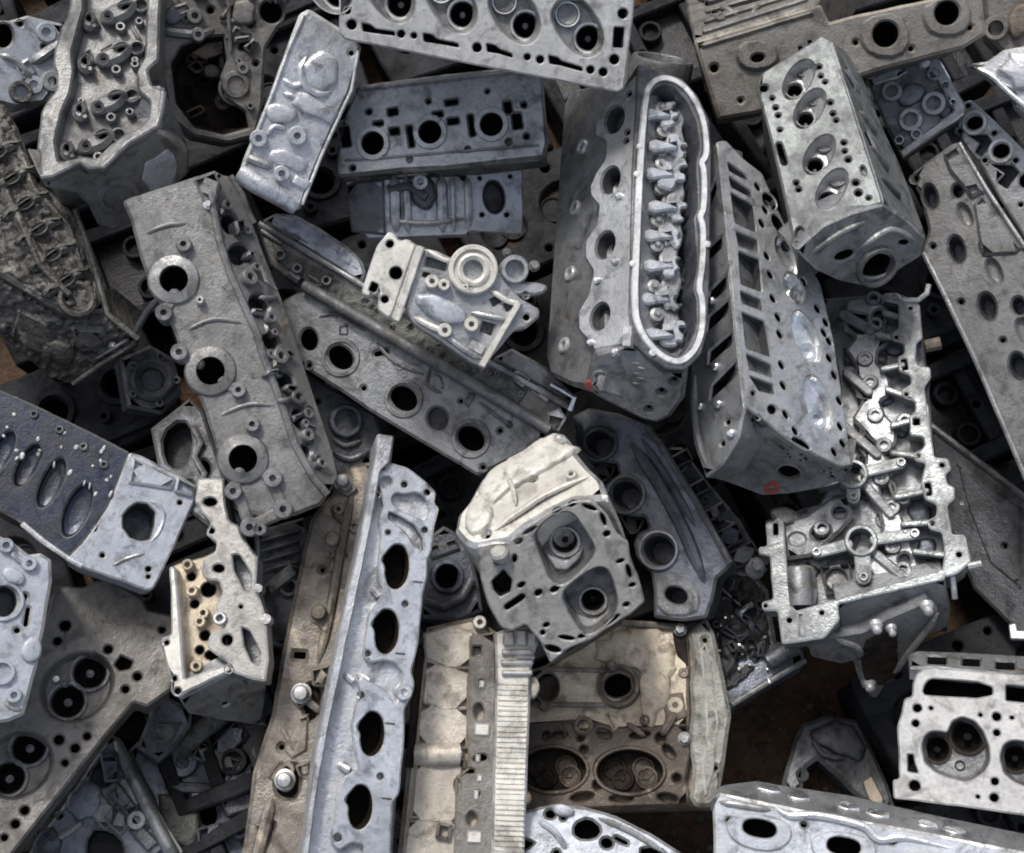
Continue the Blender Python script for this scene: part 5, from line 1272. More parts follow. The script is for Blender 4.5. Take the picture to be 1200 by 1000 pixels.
f.block('column_rib', [(820, 760), (828, 752), (836, 800), (842, 846), (836, 904), (826, 934), (822, 900), (828, 850), (824, 800)], .006, .01, (), 'lime', 'cream', .003)

# ---- bluish casting at the bottom edge
t = Thing('cylinder_head', 'bluish cylinder head corner with square holes at the foot of the burnt head', (690, 985), 1.78, (0, .1), (1, .25), .1)
f = t.fr
f.block('casting', [(590, 960), (622, 948), (650, 942), (684, 945), (722, 956), (762, 976), (800, 1000), (820, 1060), (590, 1060)], 0, .09, [H(chaikin([(672, 966), (690, 958), (706, 972), (696, 984), (674, 982)], 1), .04, 'port', 'soot_shade'), H(chaikin([(745, 996), (770, 992), (790, 1010), (770, 1020)], 1), .04, 'port', 'soot_shade'), H(E(711, 988, 7, 6, 20), .02), H(E(645, 954, 6, 5), .02), H([(612, 982), (626, 988), (612, 998)], .02), H(SL(722, 982, 734, 988, 4), .012)] + ex((660, 958, 3), (652, 1000, 4)), 'silver_bl', 'worn', .004)
f.lump('cast_pad', E(660, 950, 12, 7, 10), .010, 0, 'silver_bl')
f.tube('rib', [(630, 962, .002), (650, 975, .004), (664, 996, .002)], 4, mat='silver_bl')
f.tube('rib', [(700, 958, .002), (740, 975, .004), (780, 1000, .002)], 3.5, mat='worn')

# ---- tan head with the grooved comb
t = Thing('cylinder_head', 'tan dusty cylinder head with a finely grooved white face and square ports', (560, 870), 1.80, (.02, .05), (-.1, 1), .12)
f = t.fr
f.block('casting', [(500, 735), (530, 728), (562, 722), (572, 734), (585, 742), (582, 1040), (458, 1040), (466, 1000), (479, 880), (488, 790)], -.006, .11, (), 'cream_tan', 'worn_tan', .006)
for poly, hh in (([(496, 742), (530, 732), (556, 740), (552, 784), (524, 784), (498, 772)], .006), ([(498, 772), (524, 780), (550, 790), (549, 832), (520, 834), (494, 824)], .009), ([(492, 820), (520, 828), (550, 828), (548, 878), (488, 876)], .006), ([(488, 888), (546, 888), (542, 966), (480, 964)], .008), ([(478, 956), (540, 958), (536, 1050), (468, 1050)], .005)):
    f.block('runner', poly, .005 + hh * .25, .03, (), 'cream_tan', 'cream_tan', .003)
f.tube('barrel', [(488, 884, .006), (515, 884, .012), (538, 884, .008)], 13, mat='cream_tan', seg=14)
f.lathe('barrel_end', (534, 884), [(9, 0), (8, .02), (5, .021), (3, .016)], -.002, 'worn_tan', 16)
hol = [H(Q(559, 763, 10, 11), .02), H(E(561, 834, 6, 10), .03), H(E(565, 888, 6, 4), .012), H(E(553, 960, 6, 9), .03), H(Q(549, 904, 14, 5), .012), H(E(536, 920, 3, 6), .012)] + ex((565, 800, 3), (557, 890, 2.6), (560, 930, 3))
f.block('port_strip', [(550, 745), (580, 740), (582, 790), (580, 1040), (530, 1040), (534, 910), (548, 900)], .012, .05, hol, 'grey_warm', 'worn_tan', .003)
for x, y, w_, h_ in ((565, 855, 18, 15), (556, 981, 18, 15), (565, 802, 7, 9), (560, 889, 6, 10), (562, 912, 8, 9), (558, 932, 6, 12)):
    f.block('bright_pad', Q(x, y, w_, h_, 3), .015, .008, mat='cream', edge='worn_lt', bev=.002)
f.block('square_lug', Q(520, 974, 18, 20, 10), .018, .03, mat='grey_warm', edge='worn_tan', bev=.004)
mb = MB()
f.block('', [(580, 742), (590, 738), (628, 738), (631, 752), (626, 766), (622, 790), (620, 860), (617, 940), (613, 1040), (575, 1040), (578, 900), (581, 790)], .018, .06, mb=mb, bev=.003)
t.obj('grooved_face', mb, ['cream', 'worn_lt', 'soot_shade'])
for i in range(42):                                  # fine raised lands across the face
    y = 800 + i * 6.1
    k = (y - 800) / 240
    jx, jy, jh = rr.uniform(-1.2, 1.2), rr.uniform(-.5, .5), rr.uniform(-.0006, .0004)
    f.block('land', [(584 - 6 * k + jx, y + jy), (618 - 5 * k - (rr.uniform(2, 9) if rr.random() < .2 else 0), y + 1), (618 - 5 * k - jx, y + 4.0 + jy), (584 - 6 * k, y + 3.0)], .0198 + jh, .004, mat='cream' if i % 5 else 'cream_tan', edge='cream', bev=.0008, back=False)
for x, y, w_, h_ in ((596, 748, 13, 16), (611, 747, 12, 18), (624, 749, 10, 16), (606, 764, 36, 7), (606, 776, 38, 6), (606, 788, 36, 6), (616, 770, 22, 4)):
    f.block('head_tooth', Q(x, y, w_, h_), .026, .012, mat='cream', edge='worn_lt', bev=.002)
f.lump('side_nub', E(625, 806, 7, 14), .012, .0, 'cream_tan')
f.lump('side_nub', E(613, 935, 9, 9), .02, .0, 'rust')
f.boss('bolt_boss', (562, 731), 8, .016, .4, -.004, 'cream')
f.tube('gap_strip', [(494, 760, -.01), (486, 840, -.01), (480, 900, -.01)], 6, mat='soot_brown_shade')  # dark strip set in the gap along the casting's left edge

# ---- white intake flange
t = Thing('cylinder_head', 'clean white cylinder head flange with four tall oval ports and a long side bar', (450, 750), 1.72, (.10, .05), (-.22, 1), .10)
f = t.fr
f.block('casting', [(440, 530), (442, 509), (462, 511), (458, 545), (488, 560), (504, 580), (510, 600), (500, 660), (494, 700), (488, 760), (480, 800), (472, 850), (464, 940), (456, 1060), (344, 1060), (356, 990), (370, 880), (400, 735), (420, 640)], -.014, .09, [H(E(x, y, 17, 28, 8), .06, rim=False) for x, y in ((464, 664), (452, 740), (435, 860), (421, 946))], 'silver', 'worn', .003)
fl = [(457, 542), (478, 548), (500, 565), (511, 577), (509, 590), (515, 595), (509, 618), (506, 646), (501, 657), (501, 676), (496, 696), (490, 757), (482, 786), (486, 800), (484, 813), (474, 831), (474, 865), (468, 930), (460, 942), (456, 1060), (424, 1060), (426, 990), (412, 988), (398, 997), (389, 992), (387, 980), (393, 955), (395, 926), (404, 910), (420, 900), (416, 882), (411, 850), (416, 826), (421, 812), (419, 800), (424, 792), (436, 800), (450, 806), (464, 826), (470, 806), (472, 788), (464, 777), (450, 774), (434, 777), (425, 770), (428, 742), (431, 720), (442, 706), (449, 690), (442, 678), (443, 656), (446, 630), (444, 608), (450, 594), (446, 575), (440, 556), (446, 542)]
ports = ((464, 664), (452, 740), (435, 860), (421, 946))
hol = []
for x, y in ports:
    hol.append(H(chaikin([(x - 10, y - 18), (x - 2, y - 27), (x + 9, y - 25), (x + 15, y - 14), (x + 16, y + 4), (x + 12, y + 18), (x + 2, y + 28), (x - 9, y + 24), (x - 13, y + 10), (x - 12, y - 1), (x - 18, y - 8)], 1), .055, 'port', 'soot_brown_shade', [(1, 0), (.95, .2), (.88, 1)]))
hol += [H(chaikin([(462, 577), (474, 580), (490, 576), (503, 590), (500, 612), (484, 604), (466, 596), (458, 588)], 1), .018, 'pocket', 'grey_lt'), H([(456, 600), (470, 606), (486, 616), (495, 632), (496, 646), (486, 640), (476, 624), (456, 608)], .02, 'pocket', 'grey_dk'), H(E(452, 565, 7, 7), .012, 'pocket', 'silver')]
hol += ex((448, 548, 3), (474, 568, 3.8), (501, 577, 3.8), (498, 621, 3.6), (455, 624, 3.2), (475, 708, 3.8), (431, 766, 3.8), (423, 815, 3.4), (446, 910, 3.8), (396, 982, 4.6), (442, 580, 3))
f.block('flange', fl, 0, .05, hol, 'silver_bl', 'worn_lt', .0022)
f.block('side_bar', [(438, 540), (442, 508), (462, 511), (457, 542), (446, 552), (440, 590), (428, 652), (412, 728), (388, 840), (370, 940), (356, 1060), (342, 1060), (356, 985), (370, 880), (399, 732), (420, 640)], .008, .05, (), 'silver', 'worn', .002)
f.lathe('cap_nut', (473, 811), [(11, -.01), (10.4, .004), (9, .006), (4, .006), (3.4, .002)], 0, 'silver', 10)
for x0, y0, x1, y1 in ((436, 690, 446, 700), (404, 790, 416, 800), (396, 896, 412, 904), (420, 790, 434, 800)):
    f.tube('web', [(x0, y0, -.012), (x1, y1, -.004)], 5, mat='silver')
for x, y in ((501, 682), (480, 766), (468, 848), (464, 936)):
    f.block('edge_notch', Q(x - 11, y, 12, 2.2, 6), .001, .004, mat='grey_dk', edge='grey_dk', bev=.0004)

# ---- rusty rail with bolts
t = Thing('cylinder_head', 'rust brown cylinder head rail with round bolt heads beside the white flange', (365, 790), 1.86, (-.06, .06), (-.25, 1), .12)
f = t.fr
f.block('casting', [(364, 608), (376, 592), (390, 578), (394, 556), (416, 544), (440, 540), (424, 640), (402, 740), (374, 880), (350, 1060), (270, 1060), (286, 985), (296, 905), (318, 838), (330, 766), (340, 716), (358, 632)], 0, .12, [H(Q(351, 768, 14, 8, 5), .015), H(Q(312, 976, 10, 26, 20), .02, 'slot', 'moss_grime'), H(chaikin([(338, 896), (352, 898), (348, 936), (326, 934), (322, 914)], 1), .012, 'rust_pit', 'soot_brown_shade'), H(chaikin([(360, 800), (378, 806), (372, 840), (362, 846), (352, 822)], 1), .012, 'rust_pit', 'soot_brown_shade')] + ex((394, 600, 4), (378, 668, 3), (330, 876, 3)), 'rust_grey', 'rust_grey', .006)
for x, y, r, mt in ((402, 566, 8, 'worn_lt'), (390, 634, 9, 'worn_tan'), (374, 719, 9.5, 'worn_tan'), (353, 813, 9, 'worn_lt'), (334, 914, 9, 'worn_lt')):
    f.lathe('bolt', (x, y), [(r * 1.4, -.004), (r * 1.35, .004), (r * 1.05, .005), (r, .006), (r, .018), (r * .8, .021), (r * .3, .022)], 0, mt, 20)
f.block('clamp', [(364, 784), (388, 778), (384, 806), (366, 804)], .012, .018, mat='worn_tan', edge='worn_tan', bev=.003)
f.block('pale_pad', [(348, 842), (362, 836), (360, 880), (342, 890), (332, 880)], .004, .012, (), 'worn_tan', 'worn_tan', .003)
f.tube('spine', [(416, 560, .002), (400, 640, .006), (386, 720, .006), (372, 780, .004)], 6, mat='rust_grey')
f.tube('spine', [(320, 930, .002), (306, 985, .005), (292, 1040, .004)], 8, mat='rust_grey')
f.clutter([(384, 600), (420, 560), (424, 600), (400, 720), (362, 880), (342, 1010), (300, 1010), (312, 920), (338, 800), (356, 700)], 16, 95, 0, ('rust_grey', 'rust_grey', 'rust'), 1.1, .006)
f.tube('top_ring', [(396, 574, .004), (408, 580, .004), (418, 572, .004)], 2.4, mat='worn_tan')

# ---- ivory frame with wavy plate
t = Thing('cylinder_head', 'ivory cylinder head with a thin side rail and a wavy holed plate', (255, 710), 1.80, (-.16, .14), (.16, 1), .10)
f = t.fr
f.block('floor', [(202, 662), (240, 652), (262, 640), (270, 780), (214, 806)], -.03, .06, [H(C(244, 691, 9), .02, 'bore', 'soot_shade'), H(C(228, 708, 5), .012), H(C(240, 745, 6), .012), H(C(224, 676, 5), .012), H(E(250, 768, 10, 6), .02), H(C(234, 762, 5), .012)], 'tan', 'worn_tan', .002)
f.block('side_rail', [(198, 664), (206, 664), (211, 730), (216, 796), (268, 777), (272, 786), (220, 810), (209, 818), (200, 812), (200, 796), (190, 760), (188, 748), (200, 744), (200, 700)], 0, .04, ex((208, 810, 4), (204, 795, 3), (195, 753, 3)), 'cream', 'worn_lt', .0025)
pl = [(247, 612), (241, 626), (254, 636), (252, 647), (238, 655), (236, 672), (241, 680), (256, 680), (261, 694), (252, 711), (256, 722), (264, 734), (245, 745), (243, 760), (255, 769), (266, 776), (272, 788), (294, 796), (311, 799), (315, 773), (311, 722), (304, 700), (300, 683), (302, 652), (284, 630), (280, 616), (268, 610), (264, 591), (262, 560), (232, 560), (228, 588), (236, 600)]
f.block('plate', pl, .002, .06, [H(E(256, 666, 7, 5), .02), H(C(266, 750, 6.5), .03), H(C(248, 622, 3.6), .015), H(C(258, 725, 4), .02), H(C(282, 711, 2.6), .015), H(C(268, 784, 4), .015), H(E(246, 588, 8, 5), .02), H([(272, 650), (280, 650), (294, 672), (294, 690), (286, 692), (274, 668)], .03, 'window', 'grey'), H([(283, 735), (293, 740), (305, 766), (303, 780), (294, 776), (286, 756)], .03, 'window', 'grey')], 'beige', 'worn_lt', .0025)
f.block('upper_body', [(176, 502), (186, 494), (222, 466), (238, 482), (250, 520), (262, 556), (272, 614), (250, 622), (228, 604), (205, 584), (188, 566), (182, 532)], -.022, .06, [H(chaikin([(190, 508), (214, 490), (226, 508), (222, 540), (208, 552), (192, 540)], 1), .03, 'pocket', 'black'), H(E(240, 548, 6, 10, -15), .02, 'pocket', 'soot_shade'), H(E(220, 570, 8, 6, -30), .02, 'pocket', 'soot_shade')], 'grey_dk', 'worn_dk', .004)
f.tube('scalloped_lip', [(226, 500, -.018), (236, 520, -.016), (228, 536, -.016), (240, 556, -.014), (234, 572, -.012)], 4, mat='worn_dk')
for x, y in ((227, 694), (240, 720), (222, 664), (236, 730), (232, 782)):
    f.boss('bolt_boss', (x, y), 7, .016, .45, -.03, 'tan')
f.boss('bolt_boss', (258, 725), 8, .006, .5, .002, 'worn_lt')
f.lathe('side_ear', (312, 726), [(7, -.02), (6, .004), (3, .004)], 0, 'grey_lt', 12)
f.lathe('side_ear', (303, 690), [(6, -.02), (5, .004), (3, .004)], 0, 'grey_lt', 12)
ef = f.fold((209, 818), (270, 787), (255, 720), 64, -.003)
ef.block('end_wall', [(210, 820), (270, 789), (292, 798), (313, 801), (310, 830), (306, 850), (262, 846), (222, 838)], -.001, .03, ex((264, 826, 4), (292, 800, 3)), 'grey', 'worn', .003)

# ---- brown deck with paired valves, left
t = Thing('cylinder_head', 'dusty brown cylinder head, deck up, with two wide sooty chambers each holding two openings', (100, 820), 1.84, (-.06, .14), (-.55, .83), .12)
f = t.fr
hol = [H(E(90, 805, 46, 38, -38, 30), .016, 'combustion_chamber', 'grey_warm', [(1, 0), (.97, .3), (.93, .7), (.88, 1)], cuts=((105, 788, 19), (79, 822, 19))), H(E(20, 896, 44, 37, -38, 30), .016, 'combustion_chamber', 'grey_warm', [(1, 0), (.97, .3), (.93, .7), (.88, 1)], cuts=((34, 876, 19), (10, 912, 18)))]
hol += ex((76, 733, 6.5), (67, 751, 5), (127, 761, 5), (161, 793, 5), (147, 808, 4.6), (69, 867, 6), (102, 863, 4.4), (88, 877, 5.4), (76, 894, 4), (29, 950, 5), (18, 966, 5), (5, 982, 4), (190, 738, 4))
hol += [H([(134, 779), (142, 768), (156, 775), (152, 784), (140, 786)], .02)]
f.block('deck', [(54, 722), (60, 700), (66, 690), (77, 686), (99, 688), (110, 681), (125, 678), (148, 690), (167, 701), (172, 715), (206, 722), (202, 808), (172, 828), (157, 823), (124, 862), (90, 905), (50, 955), (16, 998), (-20, 1050), (-90, 1050), (-70, 900), (-10, 850), (34, 790)], 0, .12, hol, 'grey_warm', 'grey_warm', .003, [(0, .014), (.004, .018), (.004, .12)])
cs = f.subs
for x, y, r, cc in ((105, 788, 19, 0), (79, 822, 19, 0), (34, 876, 19, 1), (10, 912, 18, 1)):
    f.throat((x, y), r, -.016, smat='worn_dk', deep=.03, parent=cs[cc])
f.bolt((66, 796), 3, -.015, .004)
f.lathe('spark_hole', (76, 801), [(5, 0), (4, .002), (2, -.004)], -.012, 'worn', 10)
rr = random.Random(17)
for i in range(7):                                   # worn raised casting marks
    x = 108 + i * 9
    f.tube('cast_mark', [(x, 722 + rr.uniform(-5, 3), .0005), (x + rr.uniform(-4, 4), 726, .0012), (x + rr.uniform(2, 6), 732 + rr.uniform(-2, 3), .0005)], 1.8, mat='worn_tan', seg=5)

# ---- silver head at the left edge
t = Thing('cylinder_head', 'silver cylinder head with a round bore and lugs at the heap edge', (20, 740), 1.72, (.05, .06), (.1, 1), .12)
f = t.fr
f.block('casting', [(-80, 620), (0, 628), (16, 636), (34, 650), (48, 648), (60, 656), (61, 680), (52, 735), (44, 780), (28, 838), (10, 846), (-80, 860)], 0, .12, [H(E(4, 705, 16, 18), .04, 'port', 'grey_dk', [(1, 0), (.9, .5), (.8, 1)]), H(SL(33, 714, 30, 732, 5), .02)] + ex((29, 699, 3.4), (20, 739, 3.4)), 'silver_bl', 'worn_lt', .004)
for x, y, r in ((7, 640, 9), (34, 661, 9), (16, 815, 9)):
    f.boss('lug', (x, y), r, .008, .42, 0, 'silver_bl')
f.lathe('ring_seat', (2, 788), [(15, -.001), (14, .006), (11, .006), (10, -.002)], 0, 'silver_bl', 22)
f.lathe('bore_ring', (4, 705), [(24, -.001), (22.5, .004), (19, .004), (18, -.003)], 0, 'silver_bl', 26, cap=False)
f.tube('web', [(12, 645, .002), (22, 655, .006), (34, 661, .006)], 4, mat='silver_bl')
f.lump('cast_pad', E(36, 762, 12, 16, 10), .010, 0, 'silver_bl')
f.lump('cast_pad', E(16, 676, 14, 9, 30), .008, 0, 'silver_bl')
f.tube('cast_mark', [(4, 822, .001), (14, 830, .002), (26, 832, .001)], 3, mat='worn')

# ---- dark webbed casting, lower left
t = Thing('cylinder_head', 'dark blue grey cylinder head with a diagonal web, lying below the brown deck', (130, 940), 1.96, (-.05, .12), (.5, .85), .12)
f = t.fr
f.block('casting', [(129, 860), (142, 866), (176, 930), (222, 1020), (240, 1060), (10, 1060), (30, 1004), (84, 930)], 0, .12, [H(chaikin([(104, 972), (130, 974), (146, 990), (140, 1020), (100, 1020)], 1), .04, 'pocket', 'black'), H(chaikin([(112, 892), (136, 888), (136, 910), (122, 926), (104, 918)], 1), .03, 'pocket', 'blue_dk')] + ex((146, 916, 3), (70, 956, 3)), 'slate', 'worn_dk', .004)
f.tube('web', [(134, 866, .004), (150, 900, .010), (172, 944, .012), (196, 990, .012), (216, 1030, .008)], 8, mat='grey', seg=10)
f.tube('web', [(122, 946, .002), (142, 946, .005), (160, 946, .002)], 3, mat='worn_dk')
f.lump('swell', E(100, 940, 20, 24, 30), .016, 0, 'slate')
f.boss('bolt_boss', (160, 962), 11, .012, .4, 0, 'grey')
f.clutter([(100, 905), (128, 880), (200, 1000), (60, 1000)], 6, 92, 0, ('grey_dk', 'blue_dk', 'grey'), 2.0, .014)
f.lathe('rivet', (116, 956), [(4, 0), (3.4, .004), (1, .005)], 0, 'bright', 10)
f.tube('web', [(52, 990, .002), (80, 975, .006), (98, 960, .004)], 5, mat='grey')
f.lump('swell', E(56, 992, 16, 22, 20), .014, 0, 'blue_dk')
f.lump('swell', E(150, 930, 14, 20, -25), .010, 0, 'grey')

t = Thing('cylinder_head', 'dark tumbled casting with a square block end, under the ivory frame', (240, 900), 2.02, (.05, .15), (.8, .5), .12)
f = t.fr
f.block('casting', [(150, 880), (190, 840), (240, 830), (300, 834), (318, 860), (300, 930), (286, 1060), (210, 1060), (180, 940)], -.02, .10, [H(E(252, 868, 18, 9, -20), .03, 'pocket', 'black'), H(E(245, 955, 10, 14), .03, 'pocket', 'soot_shade')], 'blue_dk', 'worn_dk', .005)
f.clutter([(200, 870), (300, 845), (305, 880), (285, 990), (215, 990), (190, 930)], 9, 91, -.02, ('grey_dk', 'blue_dk', 'moss_grime'), 2.2, .03)
f.block('square_block', [(180, 818), (196, 816), (226, 832), (224, 850), (206, 876), (186, 892), (160, 876), (172, 846)], .03, .08, mat='slate', edge='worn_dk', bev=.005)
f.block('block_face', [(184, 846), (214, 846), (200, 872), (178, 868)], .034, .01, mat='grey', edge='worn_dk', bev=.003)
f.tube('cast_flank', [(204, 884, .0), (236, 856, .008), (262, 838, .004)], 12, mat='moss_grime', seg=12)
f.lump('mossy_lump', chaikin([(182, 936), (206, 930), (230, 944), (238, 976), (222, 1000), (198, 984)], 1), .024, -.02, 'moss_grime')
f.tube('rod', [(182, 950, .012), (196, 974, .014), (212, 1000, .012)], 3, mat='worn_lt')
f.lump('teal_knob', E(238, 932, 18, 14, 30), .03, -.02, 'slate')
for x, y in ((270, 916), (280, 976), (262, 900), (230, 866)):
    f.boss('bolt_boss', (x, y), 8, .02, .45, -.02, 'slate')
f.tube('rod', [(262, 938, .004), (274, 926, .008), (288, 918, .004)], 3, mat='worn')
f.block('pale_side', [(276, 826), (312, 818), (312, 850), (284, 846)], .01, .04, mat='grey_lt', edge='worn', bev=.003)

# ---- dark end with a round cup, behind the white flange
t = Thing('cylinder_head', 'dark blue grey cylinder head end with a round cup, between flanged ports and diagonal head', (395, 510), 1.96, (.05, .12), (1, -.3), .12)
f = t.fr
f.block('casting', [(330, 420), (386, 452), (440, 486), (452, 520), (438, 548), (416, 556), (390, 566), (352, 520), (330, 460)], 0, .12, ex((372, 470, 3), (430, 540, 4), (356, 500, 3)), 'grey_dk', 'worn_dk', .004)
f.lathe('cup', (405, 494), [(21, -.004), (20, .010), (18, .012), (14, .012), (13, -.006), (9, -.008)], 0, 'blue_dk', 26)
f.tube('arc', [(388, 512, .003), (404, 522, .006), (424, 516, .004)], 3, mat='worn_dk')
f.tube('arc', [(390, 530, .003), (410, 538, .006), (434, 528, .004)], 4, mat='grey_dk')
for x, y in ((352, 462), (362, 494), (376, 528)):
    f.boss('bolt_boss', (x, y), 7, .012, .45, 0, 'grey_dk')

# ---- dark blue casting in the gap right of the white flange
t = Thing('cylinder_head', 'dark blue black casting with a curved pipe, between the white flange and cream head', (528, 672), 1.98, (.05, .1), (.3, 1), .12)
f = t.fr
f.block('casting', [(488, 640), (520, 616), (548, 632), (560, 680), (566, 716), (540, 728), (492, 724)], 0, .12, [H(E(524, 676, 13, 16, 10), .03, 'port', 'soot_shade', TUBE)], 'blue_dk', 'worn_dk', .005)
f.lathe('port_ring', (524, 676), [(21, -.002), (19, .006), (15, .007), (13.5, -.002)], 0, 'blue_dk', 24, cap=False)
f.tube('pipe', [(500, 704, .006), (520, 712, .012), (542, 700, .010), (552, 680, .006)], 6, mat='grey_dk', seg=10)
f.block('rib_pad', [(500, 640), (534, 630), (540, 644), (506, 656)], .006, .012, (), 'grey_dk', 'worn_dk', .003)

# ---- ribbed dark body under the end of the three-port long head
t = Thing('cylinder_head', 'dark ribbed cylinder head body lying low between rusty rail and ivory frame', (335, 670), 2.02, (.05, .1), (.4, 1), .1)
f = t.fr
f.block('casting', [(300, 622), (356, 606), (366, 640), (350, 720), (338, 760), (312, 752), (302, 690)], 0, .1, [H(C(338, 688, 8), .03, 'bore', 'soot_shade')], 'grey_dk', 'worn_dk', .004)
f.block('arm', [(302, 692), (340, 660), (352, 664), (350, 674), (310, 706)], .012, .02, (), 'grey', 'worn_dk', .004)
for i in range(4):
    f.block('rib', SL(308, 634 + i * 12, 350, 622 + i * 12, 4), .008, .012, (), 'grey_dk', 'worn_dk', .002)
f.boss('bolt_boss', (338, 688), 12, .008, .6, 0, 'grey_dk', deep=.02)

# ---- grimy gear housing in the dark gap beside the oil caked head
t = Thing('casting_fragment', 'grimy dark round housing in the black gap beside the oil caked head', (172, 440), 2.02, (.1, .1), (.2, 1), .1, 'engine part')
f = t.fr
f.block('casting', [(140, 420), (176, 404), (204, 420), (214, 462), (190, 486), (150, 478)], 0, .1, (), 'grey_dk', 'worn_dk', .005)
f.lathe('housing', (178, 446), [(26, -.004), (25, .012), (21, .014), (14, .010), (12, .002), (5, .002)], 0, 'grey_dk', 26)
for i in range(5):
    f.boss('bolt_boss', (178 + 28 * math.cos(i * 1.26), 446 + 28 * math.sin(i * 1.26)), 5, .010, .4, 0, 'worn_dk')

# ---------------------------------------------------------------- the bottom layer: grimy heads, gap shade in their colour, seen only in the gaps
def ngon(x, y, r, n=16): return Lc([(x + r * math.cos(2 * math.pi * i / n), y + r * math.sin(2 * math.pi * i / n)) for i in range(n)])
BURIED = 'grimy cylinder head, gap shade in its near-black colour, lying deep between the upper heads'
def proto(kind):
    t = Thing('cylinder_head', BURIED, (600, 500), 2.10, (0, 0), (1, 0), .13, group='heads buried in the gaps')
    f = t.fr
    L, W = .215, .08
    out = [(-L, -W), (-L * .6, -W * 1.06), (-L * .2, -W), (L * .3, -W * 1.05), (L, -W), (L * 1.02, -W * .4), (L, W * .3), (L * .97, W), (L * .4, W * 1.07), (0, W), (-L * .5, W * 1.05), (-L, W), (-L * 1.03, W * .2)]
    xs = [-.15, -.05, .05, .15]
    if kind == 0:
        hol = [H(ngon(x, .005, .036, 24), .014, 'combustion_chamber', 'soot_brown_shade', [(1, 0), (.96, .4), (.85, 1)]) for x in xs]
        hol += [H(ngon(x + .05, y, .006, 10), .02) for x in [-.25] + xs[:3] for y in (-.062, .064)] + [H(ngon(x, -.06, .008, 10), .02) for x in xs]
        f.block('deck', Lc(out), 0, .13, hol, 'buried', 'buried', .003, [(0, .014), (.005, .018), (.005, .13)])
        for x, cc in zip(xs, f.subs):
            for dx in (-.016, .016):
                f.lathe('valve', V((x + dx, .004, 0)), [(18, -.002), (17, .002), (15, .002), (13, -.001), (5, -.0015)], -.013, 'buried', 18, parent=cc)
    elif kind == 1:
        f.block('casting', Lc(out), 0, .13, [H(ngon(x, -.01, .020, 20), .05, 'port', 'soot_shade', TUBE) for x in xs], 'buried', 'buried', .004, [(0, .03), (.006, .036), (.006, .13)])
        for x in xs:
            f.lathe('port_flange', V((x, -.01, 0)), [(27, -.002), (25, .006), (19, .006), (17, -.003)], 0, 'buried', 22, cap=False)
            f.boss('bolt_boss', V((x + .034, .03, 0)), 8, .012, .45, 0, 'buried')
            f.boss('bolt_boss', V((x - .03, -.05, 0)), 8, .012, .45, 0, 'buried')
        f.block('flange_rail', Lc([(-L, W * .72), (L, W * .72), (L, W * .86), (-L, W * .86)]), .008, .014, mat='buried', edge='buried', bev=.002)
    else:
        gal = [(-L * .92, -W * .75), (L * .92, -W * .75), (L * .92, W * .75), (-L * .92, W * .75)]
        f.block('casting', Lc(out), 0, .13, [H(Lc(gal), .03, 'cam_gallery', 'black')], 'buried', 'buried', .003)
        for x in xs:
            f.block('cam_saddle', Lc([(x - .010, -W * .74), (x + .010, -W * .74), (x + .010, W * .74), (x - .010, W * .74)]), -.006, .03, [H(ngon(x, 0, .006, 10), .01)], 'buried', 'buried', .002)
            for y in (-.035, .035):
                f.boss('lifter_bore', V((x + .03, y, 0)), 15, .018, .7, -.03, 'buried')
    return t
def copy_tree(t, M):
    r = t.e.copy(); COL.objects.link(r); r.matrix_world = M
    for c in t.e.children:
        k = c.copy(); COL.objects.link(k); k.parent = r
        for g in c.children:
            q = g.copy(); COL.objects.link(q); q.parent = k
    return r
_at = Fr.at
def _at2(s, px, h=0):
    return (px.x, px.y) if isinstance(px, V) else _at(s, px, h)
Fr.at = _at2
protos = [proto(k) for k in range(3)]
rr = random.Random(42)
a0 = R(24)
k = 0
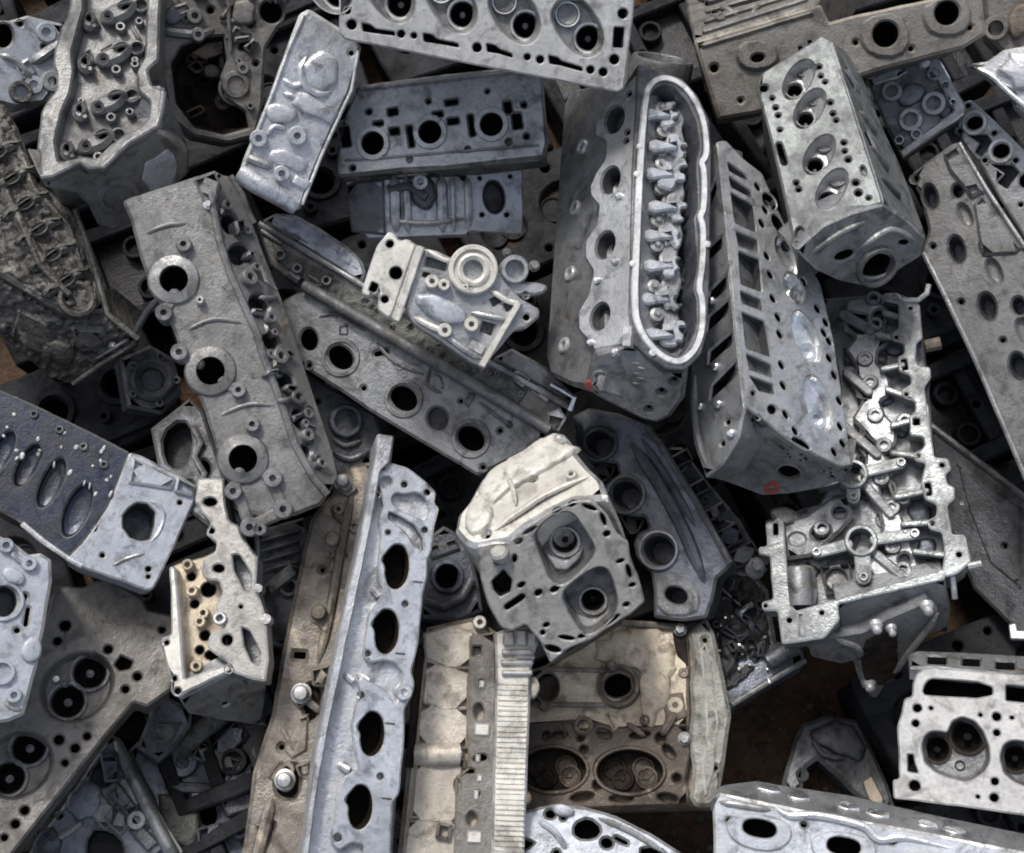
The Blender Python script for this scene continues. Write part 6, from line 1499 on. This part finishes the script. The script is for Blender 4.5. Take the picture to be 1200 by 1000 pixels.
for j in range(-8, 10):
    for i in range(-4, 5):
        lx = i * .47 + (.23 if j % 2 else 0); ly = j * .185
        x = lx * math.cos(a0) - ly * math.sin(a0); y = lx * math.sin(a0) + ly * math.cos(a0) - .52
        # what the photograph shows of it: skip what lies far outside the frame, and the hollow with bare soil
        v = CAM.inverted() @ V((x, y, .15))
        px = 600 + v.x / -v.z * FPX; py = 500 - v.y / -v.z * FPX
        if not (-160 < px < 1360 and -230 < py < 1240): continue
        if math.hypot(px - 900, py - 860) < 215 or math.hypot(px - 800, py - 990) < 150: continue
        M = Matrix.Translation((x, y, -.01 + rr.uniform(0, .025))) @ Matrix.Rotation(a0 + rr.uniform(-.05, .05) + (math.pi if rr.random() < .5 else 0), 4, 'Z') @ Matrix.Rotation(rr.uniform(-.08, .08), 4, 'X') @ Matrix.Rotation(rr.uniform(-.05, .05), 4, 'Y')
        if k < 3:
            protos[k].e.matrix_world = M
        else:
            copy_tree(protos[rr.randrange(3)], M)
        k += 1

# ---------------------------------------------------------------- loose stones on the soil of the hollow
mb = MB()
t = Thing('gravel', 'small loose stones and dirt crumbs on the brown soil', (890, 860), 2.15, (0, 0), (1, 0), 0, 'gravel')
rr = random.Random(6)
rd = (CAM.to_3x3() @ V(((880 - 600) / FPX, -(870 - 500) / FPX, -1)))
hp = CAM.translation + rd * (-CAM.translation.z / rd.z)     # where the bare soil shows
Mw = (CAM @ t.M).inverted()
for i in range(900):
    v = V((rr.uniform(-.9, .9), rr.uniform(-1.2, .2), 0))
    if i % 3: v = V((hp.x + rr.gauss(0, .16), hp.y + rr.gauss(0, .14), 0))
    r = rr.choice((.002, .003, .004, .006, .009))
    ps = []
    for a in range(6):
        w_ = a * 1.047 + rr.uniform(-.3, .3)
        ps.append((v.x + r * rr.uniform(.7, 1.2) * math.cos(w_), v.y + r * rr.uniform(.7, 1.2) * math.sin(w_)))
    vs = [Mw @ V((x, y, -.004)) for x, y in ps] + [Mw @ V((v.x + (x - v.x) * .6, v.y + (y - v.y) * .6, .004 + r * rr.uniform(.4, .9))) for x, y in ps]
    mb.add(vs, [(k, (k + 1) % 6, 6 + (k + 1) % 6, 6 + k) for k in range(6)] + [tuple(range(6, 12))], 0)
g = t.obj('gravel', mb, ['stone'])
g.parent = None
g.matrix_world = t.e.matrix_world.copy()
bpy.data.objects.remove(t.e)
g['label'] = 'small loose stones and dirt crumbs on the brown soil'; g['category'] = 'gravel'; g['kind'] = 'stuff'
